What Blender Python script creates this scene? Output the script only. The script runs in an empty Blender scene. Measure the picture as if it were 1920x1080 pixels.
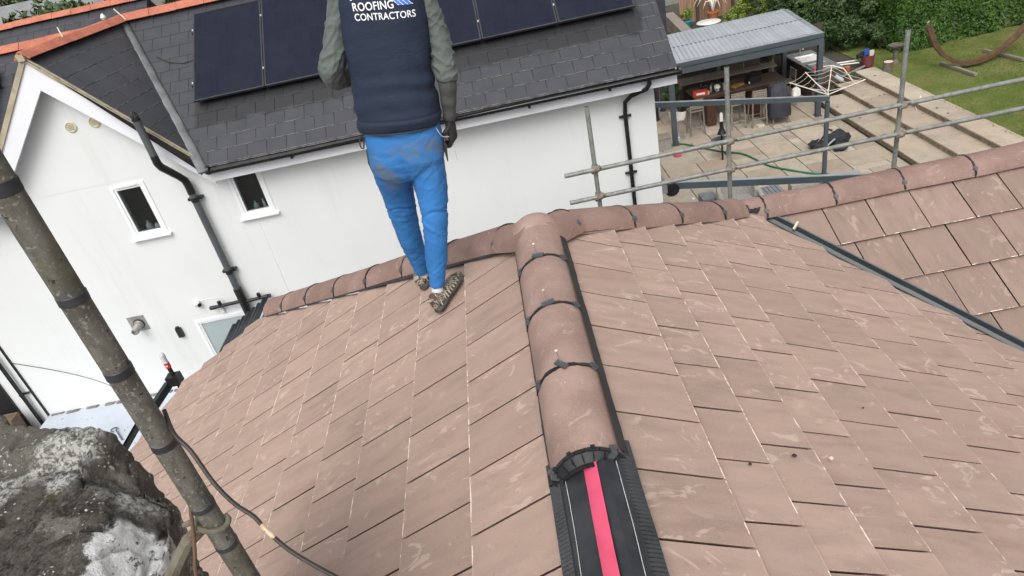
import bpy, bmesh, math, random
import numpy as np
from mathutils import Vector, Matrix, noise
from mathutils.bvhtree import BVHTree
random.seed(7); np.random.seed(7)
R = math.radians
sc = bpy.context.scene
C = sc.collection

# ------------------------------------------------------------------ camera
PIT, ROL, YAW = R(31.30), R(-12.77), R(-2.53)
CAM = Vector((-0.093, 0.0, 1.761))
fwd = Vector((math.sin(YAW)*math.cos(PIT), math.cos(YAW)*math.cos(PIT), -math.sin(PIT)))
r0 = Vector((math.cos(YAW), -math.sin(YAW), 0)); u0 = r0.cross(fwd)
cr = r0*math.cos(ROL) + u0*math.sin(ROL); cu = -r0*math.sin(ROL) + u0*math.cos(ROL)
cam = bpy.data.cameras.new('camera'); co = bpy.data.objects.new('camera', cam); C.objects.link(co)
co.matrix_world = Matrix(((cr.x, cu.x, -fwd.x, CAM.x), (cr.y, cu.y, -fwd.y, CAM.y), (cr.z, cu.z, -fwd.z, CAM.z), (0, 0, 0, 1)))
cam.sensor_width = 36; cam.lens = 1300/1920*36; cam.clip_start = 0.05; cam.clip_end = 2000
sc.camera = co

# ------------------------------------------------------------------ light: overcast day
w = bpy.data.worlds.new('World'); sc.world = w; w.use_nodes = True
nt = w.node_tree; bg = nt.nodes['Background']
sky = nt.nodes.new('ShaderNodeTexSky'); sky.sky_type = 'NISHITA'; sky.sun_disc = False
SUN_EL, SUN_AZ = R(52), R(192)          # azimuth measured from +y towards +x: behind the camera
sky.sun_elevation = SUN_EL; sky.sun_rotation = SUN_AZ
sky.air_density = 1.0; sky.dust_density = 6.0; sky.ozone_density = 1.0
hs = nt.nodes.new('ShaderNodeHueSaturation'); hs.inputs['Saturation'].default_value = 0.12   # cloud cover: grey-white sky
nt.links.new(sky.outputs[0], hs.inputs['Color']); nt.links.new(hs.outputs[0], bg.inputs['Color'])
bg.inputs['Strength'].default_value = 0.15
sl = bpy.data.lights.new('sun', 'SUN'); sl.energy = 0.5; sl.angle = R(40); sl.color = (1.0, 0.97, 0.93)
so = bpy.data.objects.new('sun', sl); C.objects.link(so)
sd = Vector((math.sin(SUN_AZ)*math.cos(SUN_EL), math.cos(SUN_AZ)*math.cos(SUN_EL), math.sin(SUN_EL)))
so.rotation_euler = sd.to_track_quat('Z', 'Y').to_euler(); so.location = (0, -5, 20)
sc.view_settings.view_transform = 'Standard'; sc.view_settings.look = 'None'
sc.view_settings.exposure = 0.42; sc.view_settings.gamma = 1.0
sc.render.engine = 'CYCLES'; sc.cycles.use_denoising = True

def project(P):
    q = Vector(P) - CAM; d = q.dot(fwd)
    if d < 0.05: return None
    return (960 + 1300*q.dot(cr)/d, 540 - 1300*q.dot(cu)/d, d)
def in_view(P, m=120):
    q = project(P)
    return q is not None and -m < q[0] < 1920+m and -m < q[1] < 1080+m

# ------------------------------------------------------------------ materials
MATS = {}
def N(t, k, x=0, y=0, **kw):
    n = t.nodes.new(k)
    for a, b in kw.items(): setattr(n, a, b)
    return n
def base_mat(name):
    m = bpy.data.materials.new(name); m.use_nodes = True
    t = m.node_tree; b = t.nodes['Principled BSDF']
    MATS[name] = m
    return m, t, b
def mixc(t, fac, a, b, typ='MIX'):
    n = N(t, 'ShaderNodeMix', data_type='RGBA', blend_type=typ)
    for sock, v in ((n.inputs[0], fac), (n.inputs[6], a), (n.inputs[7], b)):
        if hasattr(v, 'is_linked'): t.links.new(v, sock)
        elif isinstance(v, (int, float)): sock.default_value = v
        else: sock.default_value = (*v[:3], 1)
    return n.outputs[2]
def mth(t, op, a, b=0.0, clamp=False):
    n = N(t, 'ShaderNodeMath', operation=op, use_clamp=clamp)
    for sock, v in zip(n.inputs, (a, b)):
        if hasattr(v, 'is_linked'): t.links.new(v, sock)
        else: sock.default_value = v
    return n.outputs[0]
def ramp(t, fac, a, b):     # smooth 0..1 between a and b
    n = N(t, 'ShaderNodeMapRange', interpolation_type='SMOOTHSTEP')
    t.links.new(fac, n.inputs[0]); n.inputs[1].default_value = a; n.inputs[2].default_value = b
    return n.outputs[0]
def tnoise(t, vec, scale, detail=4, rough=.55, dist=0.0):
    n = N(t, 'ShaderNodeTexNoise'); t.links.new(vec, n.inputs['Vector'])
    n.inputs['Scale'].default_value = scale; n.inputs['Detail'].default_value = detail
    n.inputs['Roughness'].default_value = rough; n.inputs['Distortion'].default_value = dist
    return n.outputs[0]
def mapping(t, vec, scale=(1, 1, 1), loc=(0, 0, 0)):
    n = N(t, 'ShaderNodeMapping'); t.links.new(vec, n.inputs[0])
    n.inputs['Scale'].default_value = scale; n.inputs['Location'].default_value = loc
    return n.outputs[0]
def bump(t, b, h, strength=.3, dist=.01):
    n = N(t, 'ShaderNodeBump'); n.inputs['Strength'].default_value = strength; n.inputs['Distance'].default_value = dist
    t.links.new(h, n.inputs['Height']); t.links.new(n.outputs[0], b.inputs['Normal'])
def pos(t): return N(t, 'ShaderNodeNewGeometry').outputs['Position']
def ocoord(t): return N(t, 'ShaderNodeTexCoord').outputs['Object']
def orand(t): return N(t, 'ShaderNodeObjectInfo').outputs['Random']
def pm(name, col, rough=.6, col2=None, scale=6, bstr=.15, bscale=60, metal=0.0, rnd=0.0, stretch=(1, 1, 1), spec=.5, detail=5):
    m, t, b = base_mat(name)
    p = mapping(t, pos(t), stretch)
    if col2 is None: col2 = tuple(c*.72 for c in col)
    f = ramp(t, tnoise(t, p, scale, detail), .35, .68)
    c = mixc(t, f, col, col2)
    if rnd:
        v = mth(t, 'MULTIPLY_ADD', orand(t), rnd); v.node.inputs[2].default_value = 1-rnd/2
        hsv = N(t, 'ShaderNodeHueSaturation'); t.links.new(c, hsv.inputs['Color']); t.links.new(v, hsv.inputs['Value']); c = hsv.outputs[0]
    t.links.new(c, b.inputs['Base Color'])
    b.inputs['Roughness'].default_value = rough; b.inputs['Metallic'].default_value = metal
    b.inputs['Specular IOR Level'].default_value = spec
    if bstr: bump(t, b, tnoise(t, p, bscale, 3), bstr, .006)
    return m

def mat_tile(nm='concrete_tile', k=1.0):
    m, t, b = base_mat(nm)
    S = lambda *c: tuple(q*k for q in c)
    oc = ocoord(t); rv = orand(t)
    cmb = N(t, 'ShaderNodeCombineXYZ')
    t.links.new(mth(t, 'MULTIPLY', rv, 37.0), cmb.inputs[0]); t.links.new(mth(t, 'MULTIPLY', rv, 91.0), cmb.inputs[1])
    va = N(t, 'ShaderNodeVectorMath', operation='ADD'); t.links.new(oc, va.inputs[0]); t.links.new(cmb.outputs[0], va.inputs[1])
    p = va.outputs[0]
    streak = tnoise(t, mapping(t, p, (13, 3.2, 8)), 1.0, 5, .62)
    c = mixc(t, ramp(t, streak, .36, .70), S(.388, .271, .219), S(.284, .203, .163))
    blot = tnoise(t, p, 5.5, 4, .6)
    c = mixc(t, mth(t, 'MULTIPLY', ramp(t, blot, .42, .72), .7), c, S(.362, .256, .206))
    # per-tile tone
    v = mth(t, 'MULTIPLY_ADD', rv, .22); v.node.inputs[2].default_value = .88
    hsv = N(t, 'ShaderNodeHueSaturation'); t.links.new(c, hsv.inputs['Color']); t.links.new(v, hsv.inputs['Value']); c = hsv.outputs[0]
    c = mixc(t, mth(t, 'MULTIPLY', mth(t, 'FRACT', mth(t, 'MULTIPLY', rv, 13.7)), .45), c, S(.350, .250, .200))
    # dusty smears left by boots and mortar
    sm = ramp(t, tnoise(t, mapping(t, p, (9, 5, 5)), 1.0, 3.5, .55, 2.2), .575, .64)
    sm2 = ramp(t, tnoise(t, p, 2.6, 2), .45, .60)
    c = mixc(t, mth(t, 'MULTIPLY', mth(t, 'MULTIPLY', sm, sm2), .50), c, S(.56, .45, .375))
    fine = tnoise(t, p, 190, 2)
    c = mixc(t, mth(t, 'MULTIPLY', ramp(t, fine, .35, .75), .22), c, S(.46, .36, .31))
    dk = ramp(t, tnoise(t, p, 58, 3, .65), .655, .70)
    c = mixc(t, mth(t, 'MULTIPLY', dk, .40), c, S(.17, .125, .10))
    spk = ramp(t, tnoise(t, p, 75, 2, .6), .735, .77)
    c = mixc(t, mth(t, 'MULTIPLY', spk, .6), c, (.62, .52, .45))
    # chipped pale tail edge
    sx = N(t, 'ShaderNodeSeparateXYZ'); t.links.new(oc, sx.inputs[0])
    en = tnoise(t, mapping(t, p, (1, .15, 1)), 26, 4, .7)
    edge = mth(t, 'ADD', sx.outputs[1], mth(t, 'MULTIPLY', mth(t, 'SUBTRACT', en, .5), .016))
    chip = mth(t, 'MULTIPLY', ramp(t, edge, -.0065, -.0035), ramp(t, tnoise(t, mapping(t, p, (1, .1, 1)), 13, 3, .6), .50, .56))
    topm = ramp(t, sx.outputs[2], -.0075, -.0045)
    chip = mth(t, 'MULTIPLY', chip, topm)
    worn = mth(t, 'MULTIPLY', mth(t, 'MULTIPLY', ramp(t, edge, -.0055, -.0030), topm), .34)
    c = mixc(t, worn, c, S(.58, .47, .40))
    c = mixc(t, mth(t, 'MULTIPLY', chip, .95), c, (.78, .66, .59))
    t.links.new(c, b.inputs['Base Color'])
    b.inputs['Roughness'].default_value = .78; b.inputs['Specular IOR Level'].default_value = .35
    h = mth(t, 'ADD', mth(t, 'MULTIPLY', fine, .5), tnoise(t, p, 40, 4))
    bump(t, b, h, .22, .004)
mat_tile()
mat_tile('concrete_tile_clean', .69)  # same tile colours scaled darker, for the wing slope

def mat_ridge(name, c1, c2, c3, mark=.5):
    m, t, b = base_mat(name)
    p = pos(t)
    c = mixc(t, ramp(t, tnoise(t, p, 4, 5, .6), .35, .65), c1, c2)
    c = mixc(t, mth(t, 'MULTIPLY', ramp(t, tnoise(t, p, 160, 2), .45, .75), .3), c, c3)
    sm = ramp(t, tnoise(t, mapping(t, p, (6, 6, 14)), 1.6, 4, .6, 1.4), .60, .67)
    c = mixc(t, mth(t, 'MULTIPLY', sm, mark), c, c3)
    sp = ramp(t, tnoise(t, p, 48, 2), .73, .76)
    c = mixc(t, mth(t, 'MULTIPLY', sp, .6), c, (.68, .58, .52))
    v = mth(t, 'MULTIPLY_ADD', orand(t), .14); v.node.inputs[2].default_value = .93
    hsv = N(t, 'ShaderNodeHueSaturation'); t.links.new(c, hsv.inputs['Color']); t.links.new(v, hsv.inputs['Value'])
    t.links.new(hsv.outputs[0], b.inputs['Base Color'])
    b.inputs['Roughness'].default_value = .72; b.inputs['Specular IOR Level'].default_value = .4
    bump(t, b, tnoise(t, p, 120, 3), .25, .004)
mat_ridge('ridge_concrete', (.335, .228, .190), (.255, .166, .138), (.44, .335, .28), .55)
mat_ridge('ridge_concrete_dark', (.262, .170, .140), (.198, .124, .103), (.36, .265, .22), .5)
mat_ridge('red_clay', (.47, .155, .092), (.36, .112, .068), (.50, .25, .17), .6)

def mat_slate(nm='slate', ek=.62):
    m, t, b = base_mat(nm)
    p = pos(t); rv = orand(t)
    c = mixc(t, ramp(t, tnoise(t, p, 3, 4), .35, .65), (.043, .045, .053), (.051, .052, .060))
    v = mth(t, 'MULTIPLY_ADD', rv, .16); v.node.inputs[2].default_value = .84
    hsv = N(t, 'ShaderNodeHueSaturation'); t.links.new(c, hsv.inputs['Color']); t.links.new(v, hsv.inputs['Value']); c = hsv.outputs[0]
    sx = N(t, 'ShaderNodeSeparateXYZ'); t.links.new(ocoord(t), sx.inputs[0])
    e = ramp(t, sx.outputs[1], -.008, -.004)
    n2 = ramp(t, tnoise(t, p, 9, 3, .6), .42, .56)
    c = mixc(t, mth(t, 'MULTIPLY', mth(t, 'MULTIPLY', e, n2), ek), c, (.30, .285, .27))
    # panel shadow painted into the slate colour, merged with the wet drip stain
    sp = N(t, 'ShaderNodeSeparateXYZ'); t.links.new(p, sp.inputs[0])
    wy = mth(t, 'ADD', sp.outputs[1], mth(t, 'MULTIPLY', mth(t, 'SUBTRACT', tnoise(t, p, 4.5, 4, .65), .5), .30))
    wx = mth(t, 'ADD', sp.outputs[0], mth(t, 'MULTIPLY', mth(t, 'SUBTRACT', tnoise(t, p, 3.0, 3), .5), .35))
    shade_damp = mth(t, 'MULTIPLY', ramp(t, wy, 10.66, 10.74), mth(t, 'MULTIPLY', ramp(t, wx, -4.82, -4.72), mth(t, 'SUBTRACT', 1.0, ramp(t, wx, 2.18, 2.28))))
    shade_damp = mth(t, 'MULTIPLY', shade_damp, mth(t, 'SUBTRACT', 1.0, ramp(t, sp.outputs[1], 11.3, 11.5)))
    c = mixc(t, mth(t, 'MULTIPLY', shade_damp, .72), c, (.012, .012, .014))
    t.links.new(c, b.inputs['Base Color']); b.inputs['Roughness'].default_value = .36
    bump(t, b, tnoise(t, p, 35, 4), .10, .004)
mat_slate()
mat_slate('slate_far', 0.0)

def mat_stone():
    m, t, b = base_mat('lichen_stone')
    p = pos(t)
    c = mixc(t, ramp(t, tnoise(t, p, 14, 6, .65), .36, .66), (.024, .021, .018), (.105, .093, .080))
    c = mixc(t, ramp(t, tnoise(t, mapping(t, p, (1, 1, 1), (3, 1, 2)), 6, 4, .6), .52, .66), c, (.055, .042, .032))
    c = mixc(t, mth(t, 'MULTIPLY', ramp(t, tnoise(t, mapping(t, p, (1, 1, 1), (7, 2, 2)), 9, 5, .65, .6), .57, .63), .75), c, (.21, .20, .165))
    c = mixc(t, mth(t, 'MULTIPLY', ramp(t, tnoise(t, p, 120, 5, .75), .45, .62), .5), c, (.16, .145, .12))
    c = mixc(t, ramp(t, tnoise(t, mapping(t, p, (1, 1, 1), (5, 5, 5)), 85, 4, .7), .60, .66), c, (.016, .014, .012))
    sb_ = N(t, 'ShaderNodeSeparateXYZ'); t.links.new(p, sb_.inputs[0]); backm = ramp(t, mth(t, 'ADD', mth(t, 'ADD', sb_.outputs[1], mth(t, 'MULTIPLY', sb_.outputs[0], .20)), mth(t, 'MULTIPLY', tnoise(t, p, 18, 3), .06)), 1.055, 1.085)
    # pale lichen crust in blotches and speckles
    l1 = mth(t, 'MULTIPLY', ramp(t, tnoise(t, p, 46, 6, .75, .5), .56, .62), ramp(t, mth(t, 'ADD', tnoise(t, mapping(t, p, (1, 1, 1), (1, 5, 3)), 5.5, 3), mth(t, 'MULTIPLY', backm, .14)), .53, .63))
    c = mixc(t, mth(t, 'MULTIPLY', backm, .55), c, (.17, .16, .135))
    c = mixc(t, l1, c, (.47, .46, .41))
    l2 = mth(t, 'MULTIPLY', ramp(t, tnoise(t, mapping(t, p, (1, 1, 1), (1.3, .4, 0)), 3.6, 3, .5), .54, .60), ramp(t, tnoise(t, p, 70, 5, .75), .42, .56))
    c = mixc(t, mth(t, 'MULTIPLY', l2, .85), c, (.52, .52, .49))
    vo = N(t, 'ShaderNodeTexVoronoi'); vo.inputs['Scale'].default_value = 75; t.links.new(p, vo.inputs['Vector'])
    dots = mth(t, 'LESS_THAN', vo.outputs['Distance'], .22)
    dm = ramp(t, tnoise(t, mapping(t, p, (1, 1, 1), (2, 2, 9)), 7, 3), .54, .62)
    c = mixc(t, mth(t, 'MULTIPLY', dots, dm), c, (.66, .63, .52))
    moss = mth(t, 'MULTIPLY', ramp(t, tnoise(t, mapping(t, p, (1, 1, 1), (9, 9, 1)), 8, 4, .6), .635, .68), .8)
    c = mixc(t, moss, c, (.075, .065, .012))
    # flaking white masonry paint on the side that faces the new roof, and lower down
    sx = N(t, 'ShaderNodeSeparateXYZ'); t.links.new(p, sx.inputs[0])
    geo = N(t, 'ShaderNodeNewGeometry'); sn = N(t, 'ShaderNodeSeparateXYZ'); t.links.new(geo.outputs['Normal'], sn.inputs[0])
    wob = mth(t, 'MULTIPLY', mth(t, 'SUBTRACT', tnoise(t, p, 15, 7, .78), .5), .11)
    pw = ramp(t, mth(t, 'ADD', mth(t, 'ADD', sx.outputs[0], mth(t, 'MULTIPLY', sx.outputs[1], .12)), wob), -1.012, -1.000)
    pw = mth(t, 'MULTIPLY', pw, mth(t, 'SUBTRACT', 1.0, ramp(t, mth(t, 'ADD', sx.outputs[1], wob), 1.13, 1.16)))
    c = mixc(t, mth(t, 'MULTIPLY', ramp(t, mth(t, 'ADD', sx.outputs[0], wob), -1.19, -1.10), .35), c, (.20, .18, .155))
    fl = ramp(t, tnoise(t, mapping(t, p, (1, 1, 1.6)), 34, 6, .75), .36, .44)
    c = mixc(t, mth(t, 'MULTIPLY', pw, fl), c, (.80, .80, .79))
    t.links.new(c, b.inputs['Base Color']); b.inputs['Roughness'].default_value = .92; b.inputs['Specular IOR Level'].default_value = .2
    h = mth(t, 'ADD', tnoise(t, p, 60, 6, .75), mth(t, 'MULTIPLY', l1, .4))
    bump(t, b, h, 1.0, .012)
mat_stone()

def mat_mast():
    m, t, b = base_mat('weathered_mast')
    p = pos(t)
    c = mixc(t, ramp(t, tnoise(t, mapping(t, p, (1, 1, .5)), 22, 5, .65), .36, .66), (.070, .066, .054), (.145, .138, .115))
    c = mixc(t, ramp(t, tnoise(t, p, 130, 4, .7), .57, .63), c, (.22, .21, .175))
    c = mixc(t, mth(t, 'MULTIPLY', ramp(t, tnoise(t, p, 7, 3), .52, .66), .45), c, (.085, .082, .045))
    c = mixc(t, ramp(t, tnoise(t, p, 60, 3, .7), .64, .68), c, (.022, .021, .018))
    t.links.new(c, b.inputs['Base Color']); b.inputs['Roughness'].default_value = .8
    bump(t, b, tnoise(t, p, 140, 4), .35, .003)
mat_mast()

def mat_render():
    m, t, b = base_mat('white_render')
    p = pos(t)
    c = mixc(t, ramp(t, tnoise(t, p, .7, 4), .35, .7), (.685, .698, .692), (.655, .670, .664))
    st = mth(t, 'MULTIPLY', ramp(t, tnoise(t, mapping(t, p, (3.2, 3.2, .35)), 1.0, 5, .65), .52, .75), .34)
    c = mixc(t, st, c, (.53, .53, .50))
    t.links.new(c, b.inputs['Base Color']); b.inputs['Roughness'].default_value = .85; b.inputs['Specular IOR Level'].default_value = .25
    bump(t, b, tnoise(t, p, 90, 4, .7), .16, .004)
mat_render()

def mat_glass(name, tint=(.9, .95, .95), alpha=.8):
    m, t, b = base_mat(name)
    out = [n for n in t.nodes if n.type == 'OUTPUT_MATERIAL'][0]
    tr = N(t, 'ShaderNodeBsdfTransparent'); tr.inputs[0].default_value = (*tint, 1)
    gl = N(t, 'ShaderNodeBsdfGlossy'); gl.inputs['Roughness'].default_value = .02
    fr = N(t, 'ShaderNodeFresnel'); fr.inputs[0].default_value = 1.5
    mx = N(t, 'ShaderNodeMixShader')
    t.links.new(fr.outputs[0], mx.inputs[0]); t.links.new(tr.outputs[0], mx.inputs[1]); t.links.new(gl.outputs[0], mx.inputs[2])
    t.links.new(mx.outputs[0], out.inputs['Surface'])
mat_glass('pane_glass')

def mat_panel():
    m, t, b = base_mat('solar_cells')
    oc = ocoord(t)
    br = N(t, 'ShaderNodeTexBrick'); br.offset = 0; t.links.new(mapping(t, oc, (6, 6, 6)), br.inputs['Vector'])
    br.inputs['Color1'].default_value = (.010, .0125, .024, 1); br.inputs['Color2'].default_value = (.012, .0145, .027, 1); br.inputs['Mortar'].default_value = (.017, .019, .030, 1)
    br.inputs['Scale'].default_value = 1; br.inputs['Mortar Size'].default_value = .012; br.inputs['Brick Width'].default_value = .55; br.inputs['Row Height'].default_value = 1.1
    dust = tnoise(t, pos(t), 3, 4)
    c = mixc(t, mth(t, 'MULTIPLY', ramp(t, dust, .4, .8), .25), br.outputs['Color'], (.028, .030, .038))
    t.links.new(c, b.inputs['Base Color']); b.inputs['Roughness'].default_value = .38; b.inputs['Specular IOR Level'].default_value = .12
mat_panel()

def mat_lawn():
    m, t, b = base_mat('lawn_turf')
    p = pos(t)
    c = mixc(t, ramp(t, tnoise(t, p, 1.1, 5, .65), .36, .66), (.105, .145, .034), (.175, .185, .062))
    c = mixc(t, ramp(t, tnoise(t, p, 26, 4, .7), .45, .7), c, (.070, .105, .022))
    c = mixc(t, mth(t, 'MULTIPLY', ramp(t, tnoise(t, mapping(t, p, (1, 1, 1), (4, 2, 0)), .6, 3), .50, .68), .5), c, (.22, .19, .085))
    t.links.new(c, b.inputs['Base Color']); b.inputs['Roughness'].default_value = .95; b.inputs['Specular IOR Level'].default_value = .1
    bump(t, b, tnoise(t, p, 45, 4, .7), .8, .03)
mat_lawn()
def mat_leaf(name, c1, c2, c3, sc_=1.2):
    m, t, b = base_mat(name)
    p = pos(t)
    c = mixc(t, ramp(t, tnoise(t, p, sc_, 3), .35, .65), c1, c2)
    c = mixc(t, ramp(t, tnoise(t, p, 17, 2), .50, .72), c, c3)
    t.links.new(c, b.inputs['Base Color']); b.inputs['Roughness'].default_value = .5; b.inputs['Specular IOR Level'].default_value = .35
    b.inputs['Transmission Weight'].default_value = 0
mat_leaf('laurel_leaf', (.044, .105, .013), (.024, .066, .009), (.105, .18, .026))
mat_leaf('shrub_leaf', (.050, .095, .026), (.028, .058, .016), (.095, .145, .050))
mat_leaf('bright_leaf', (.16, .22, .03), (.09, .15, .02), (.28, .30, .06), 3)
mat_leaf('far_leaf', (.05, .09, .03), (.035, .065, .02), (.08, .12, .05), .2)

def mat_slab():
    m, t, b = base_mat('sandstone_paving')
    p = pos(t); rv = orand(t)
    c = mixc(t, rv, (.43, .355, .262), (.37, .28, .222))
    c = mixc(t, mth(t, 'FRACT', mth(t, 'MULTIPLY', rv, 7.3)), c, (.41, .36, .285))
    c = mixc(t, mth(t, 'MULTIPLY', ramp(t, tnoise(t, p, 2.4, 5, .65), .40, .68), .5), c, (.27, .225, .17))
    c = mixc(t, mth(t, 'MULTIPLY', ramp(t, tnoise(t, p, 14, 5, .7), .52, .68), .35), c, (.20, .165, .12))
    v = mth(t, 'MULTIPLY_ADD', mth(t, 'FRACT', mth(t, 'MULTIPLY', rv, 3.7)), .30); v.node.inputs[2].default_value = .84
    hsv = N(t, 'ShaderNodeHueSaturation'); t.links.new(c, hsv.inputs['Color']); t.links.new(v, hsv.inputs['Value'])
    t.links.new(hsv.outputs[0], b.inputs['Base Color']); b.inputs['Roughness'].default_value = .85
    bump(t, b, tnoise(t, p, 12, 5), .3, .01)
mat_slab()

pm('concrete_tile_clean_far', (.27, .19, .155), .78, (.21, .15, .125), 5, .2, 90)  # far version of the wing slope tile
pm('concrete_tile_far', (.30, .215, .178), .78, (.235, .17, .145), 5, .2, 90)
pm('membrane', (.018, .019, .022), .55, (.032, .034, .038), 9, .25, 90)
pm('red_tape', (.66, .085, .165), .45, (.60, .07, .14), 12, .15, 60)
pm('black_plastic', (.012, .012, .014), .42, (.020, .020, .022), 8, .05)
pm('white_stitch', (.7, .7, .7), .7, None, 20, 0)
pm('steel_nail', (.55, .52, .48), .35, None, 30, 0, metal=.8)
pm('nail_head', (.75, .66, .58), .5, None, 30, 0)
pm('lead_valley', (.026, .033, .037), .42, (.019, .025, .028), 5, .1)
pm('valley_lip', (.10, .12, .125), .4, (.075, .09, .095), 9, .05)
pm('lead', (.20, .205, .21), .5, (.12, .125, .13), 4, .25, 30, metal=.2)
pm('underlay', (.05, .048, .046), .9)
pm('upvc_white', (.76, .77, .78), .35, (.76, .77, .78), 2, .03)
pm('fascia_white', (.76, .77, .81), .4, (.72, .73, .77), 2, .03)
pm('verge_beige', (.42, .37, .27), .7, (.33, .28, .19), 10, .2)
pm('gutter_black', (.010, .011, .012), .25, (.018, .018, .020), 6, .04)
pm('soil_grey', (.085, .094, .102), .42, (.070, .078, .085), 3, .05)
pm('soil_black', (.012, .012, .013), .4, None, 5, .04)
pm('vent_cream', (.62, .57, .42), .6, (.54, .49, .36), 12, .1)
pm('steel_plate', (.42, .41, .38), .4, (.32, .31, .29), 7, .1, metal=.6)
pm('room_dark', (.030, .034, .036), .9, (.022, .024, .026), 2, 0)
pm('frosted', (.36, .42, .42), .35, (.33, .39, .39), 2, .02)
pm('panel_frame', (.06, .062, .07), .4, None, 5, 0, metal=.5)
pm('alu', (.55, .56, .57), .4, (.45, .46, .47), 6, 0, metal=.6)
def mat_galv():
    m, t, b = base_mat('galvanised')
    p = pos(t)
    c = mixc(t, ramp(t, tnoise(t, mapping(t, p, (1, 1, 1)), 11, 5, .65), .36, .66), (.26, .268, .250), (.165, .172, .158))
    c = mixc(t, ramp(t, tnoise(t, p, 70, 4, .7), .60, .66), c, (.42, .41, .38))
    c = mixc(t, mth(t, 'MULTIPLY', ramp(t, tnoise(t, p, 5, 3), .64, .74), .35), c, (.15, .11, .075))
    t.links.new(c, b.inputs['Base Color']); b.inputs['Roughness'].default_value = .55; b.inputs['Metallic'].default_value = .3
    bump(t, b, tnoise(t, p, 90, 3), .15, .002)
mat_galv()
pm('coupler_rust', (.15, .12, .09), .75, (.24, .23, .20), 25, .4)
pm('anthracite', (.060, .078, .090), .45, (.050, .066, .077), 2, .03)
pm('beam_top', (.40, .43, .45), .3, None, 3, 0, metal=.4)
pm('louvre_grey', (.40, .43, .46), .42, (.35, .38, .41), 1.5, .03, rnd=.12, metal=.2)
pm('dark_timber', (.085, .058, .042), .6, (.050, .034, .025), 5, .25, 40, stretch=(1, 6, 6), rnd=.25)
pm('grey_timber', (.25, .215, .18), .8, (.17, .145, .12), 6, .3, 40, stretch=(6, 6, 1.2), rnd=.2)
pm('mahogany', (.075, .030, .020), .5, (.050, .020, .014), 5, .15)
pm('fence_timber', (.30, .185, .115), .8, (.20, .12, .075), 2.5, .3, 30, stretch=(8, 8, .6), rnd=.25)
pm('hammock_wood', (.13, .072, .038), .6, (.085, .045, .025), 5, .25, 40)
pm('riser_stone', (.31, .26, .19), .9, (.19, .155, .115), 9, .7, 25)
pm('gravel', (.17, .16, .145), .95, (.11, .105, .095), 3, .6, 30)
pm('joint_earth', (.075, .058, .042), .95, (.055, .043, .030), 6, .4)
pm('earth', (.07, .058, .042), .95, (.04, .04, .022), 2, .5, 20)
pm('black_fabric', (.014, .014, .018), .85, (.028, .028, .034), 9, .4, 30)
pm('cover_fabric', (.024, .024, .036), .8, (.038, .038, .050), 4, .3, 20)
pm('white_plastic', (.72, .71, .68), .45, (.62, .60, .57), 6, .05)
pm('ivory_wire', (.70, .66, .58), .5, (.55, .50, .42), 12, .1)
pm('rattan', (.34, .325, .30), .75, (.22, .21, .19), 40, .6, 90)
pm('slat_grey', (.19, .20, .21), .6, (.15, .16, .17), 6, .1)
pm('green_hose', (.012, .16, .075), .45, (.010, .11, .05), 6, .05)
pm('pink', (.75, .10, .16), .6, (.62, .07, .12), 8, .1)
pm('red_card', (.60, .06, .03), .6, (.45, .05, .03), 10, .05)
pm('orange', (.62, .26, .03), .6, (.48, .18, .03), 8, .1)
pm('amber_wood', (.42, .20, .06), .5, (.30, .13, .04), 9, .15)
pm('terracotta', (.42, .15, .06), .8, (.34, .11, .05), 6, .2)
pm('turquoise', (.03, .30, .38), .4, None, 5, 0)
pm('blue_plastic', (.03, .08, .36), .4, None, 5, 0)
pm('maroon', (.16, .045, .055), .5, (.12, .03, .04), 6, .1)
pm('brown_box', (.19, .125, .085), .85, (.11, .08, .06), 4, .3)
pm('pale_board', (.47, .51, .57), .7, (.42, .46, .52), 1.5, .1)
pm('grime', (.22, .21, .19), .95, (.12, .11, .10), 8, .3)
pm('red_label', (.60, .05, .05), .4, None, 8, 0)
pm('clear_plastic', (.62, .64, .64), .15, None, 8, 0)
pm('bark', (.16, .13, .10), .9, (.08, .065, .05), 9, .6)
pm('coax', (.020, .017, .014), .5, (.035, .028, .022), 12, .1)
pm('copper_bare', (.50, .30, .14), .5, (.60, .50, .36), 60, .2)
pm('rusty_iron', (.105, .085, .055), .8, (.17, .16, .125), 18, .5, 60)
pm('tape_dark', (.024, .025, .030), .45, (.040, .040, .044), 14, .1)
pm('skin', (.45, .26, .18), .55, (.40, .22, .15), 8, .05)
pm('hair', (.045, .032, .022), .6, (.03, .02, .015), 30, .4, 80)
pm('house_cream', (.62, .60, .55), .8, None, 1, 0)
pm('roof_grey', (.22, .22, .23), .8, None, 1, 0)
def mat_cloth(name, c1, c2, stain=None, sl=0.0, sheen=.15, ws=1.0):
    m, t, b = base_mat(name)
    p = pos(t)
    c = mixc(t, ramp(t, tnoise(t, p, 7, 4), .35, .65), c1, c2)
    if stain:
        s = ramp(t, tnoise(t, p, 9, 4, .6), .44, .64)
        sx = N(t, 'ShaderNodeSeparateXYZ'); t.links.new(p, sx.inputs[0])
        zz = mth(t, 'MULTIPLY', ramp(t, sx.outputs[2], .30, .46), ramp(t, mth(t, 'MULTIPLY', sx.outputs[2], -1), -.66, -.58))
        c = mixc(t, mth(t, 'MULTIPLY', mth(t, 'MULTIPLY', s, zz), sl), c, stain)
    t.links.new(c, b.inputs['Base Color']); b.inputs['Roughness'].default_value = .8
    b.inputs['Sheen Weight'].default_value = sheen
    h = mth(t, 'ADD', mth(t, 'MULTIPLY', tnoise(t, p, 500, 2), .25*ws), tnoise(t, mapping(t, p, (10, 10, 24)), 1.0, 3, .5, 1.0))
    bump(t, b, h, .35, .012)
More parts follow.
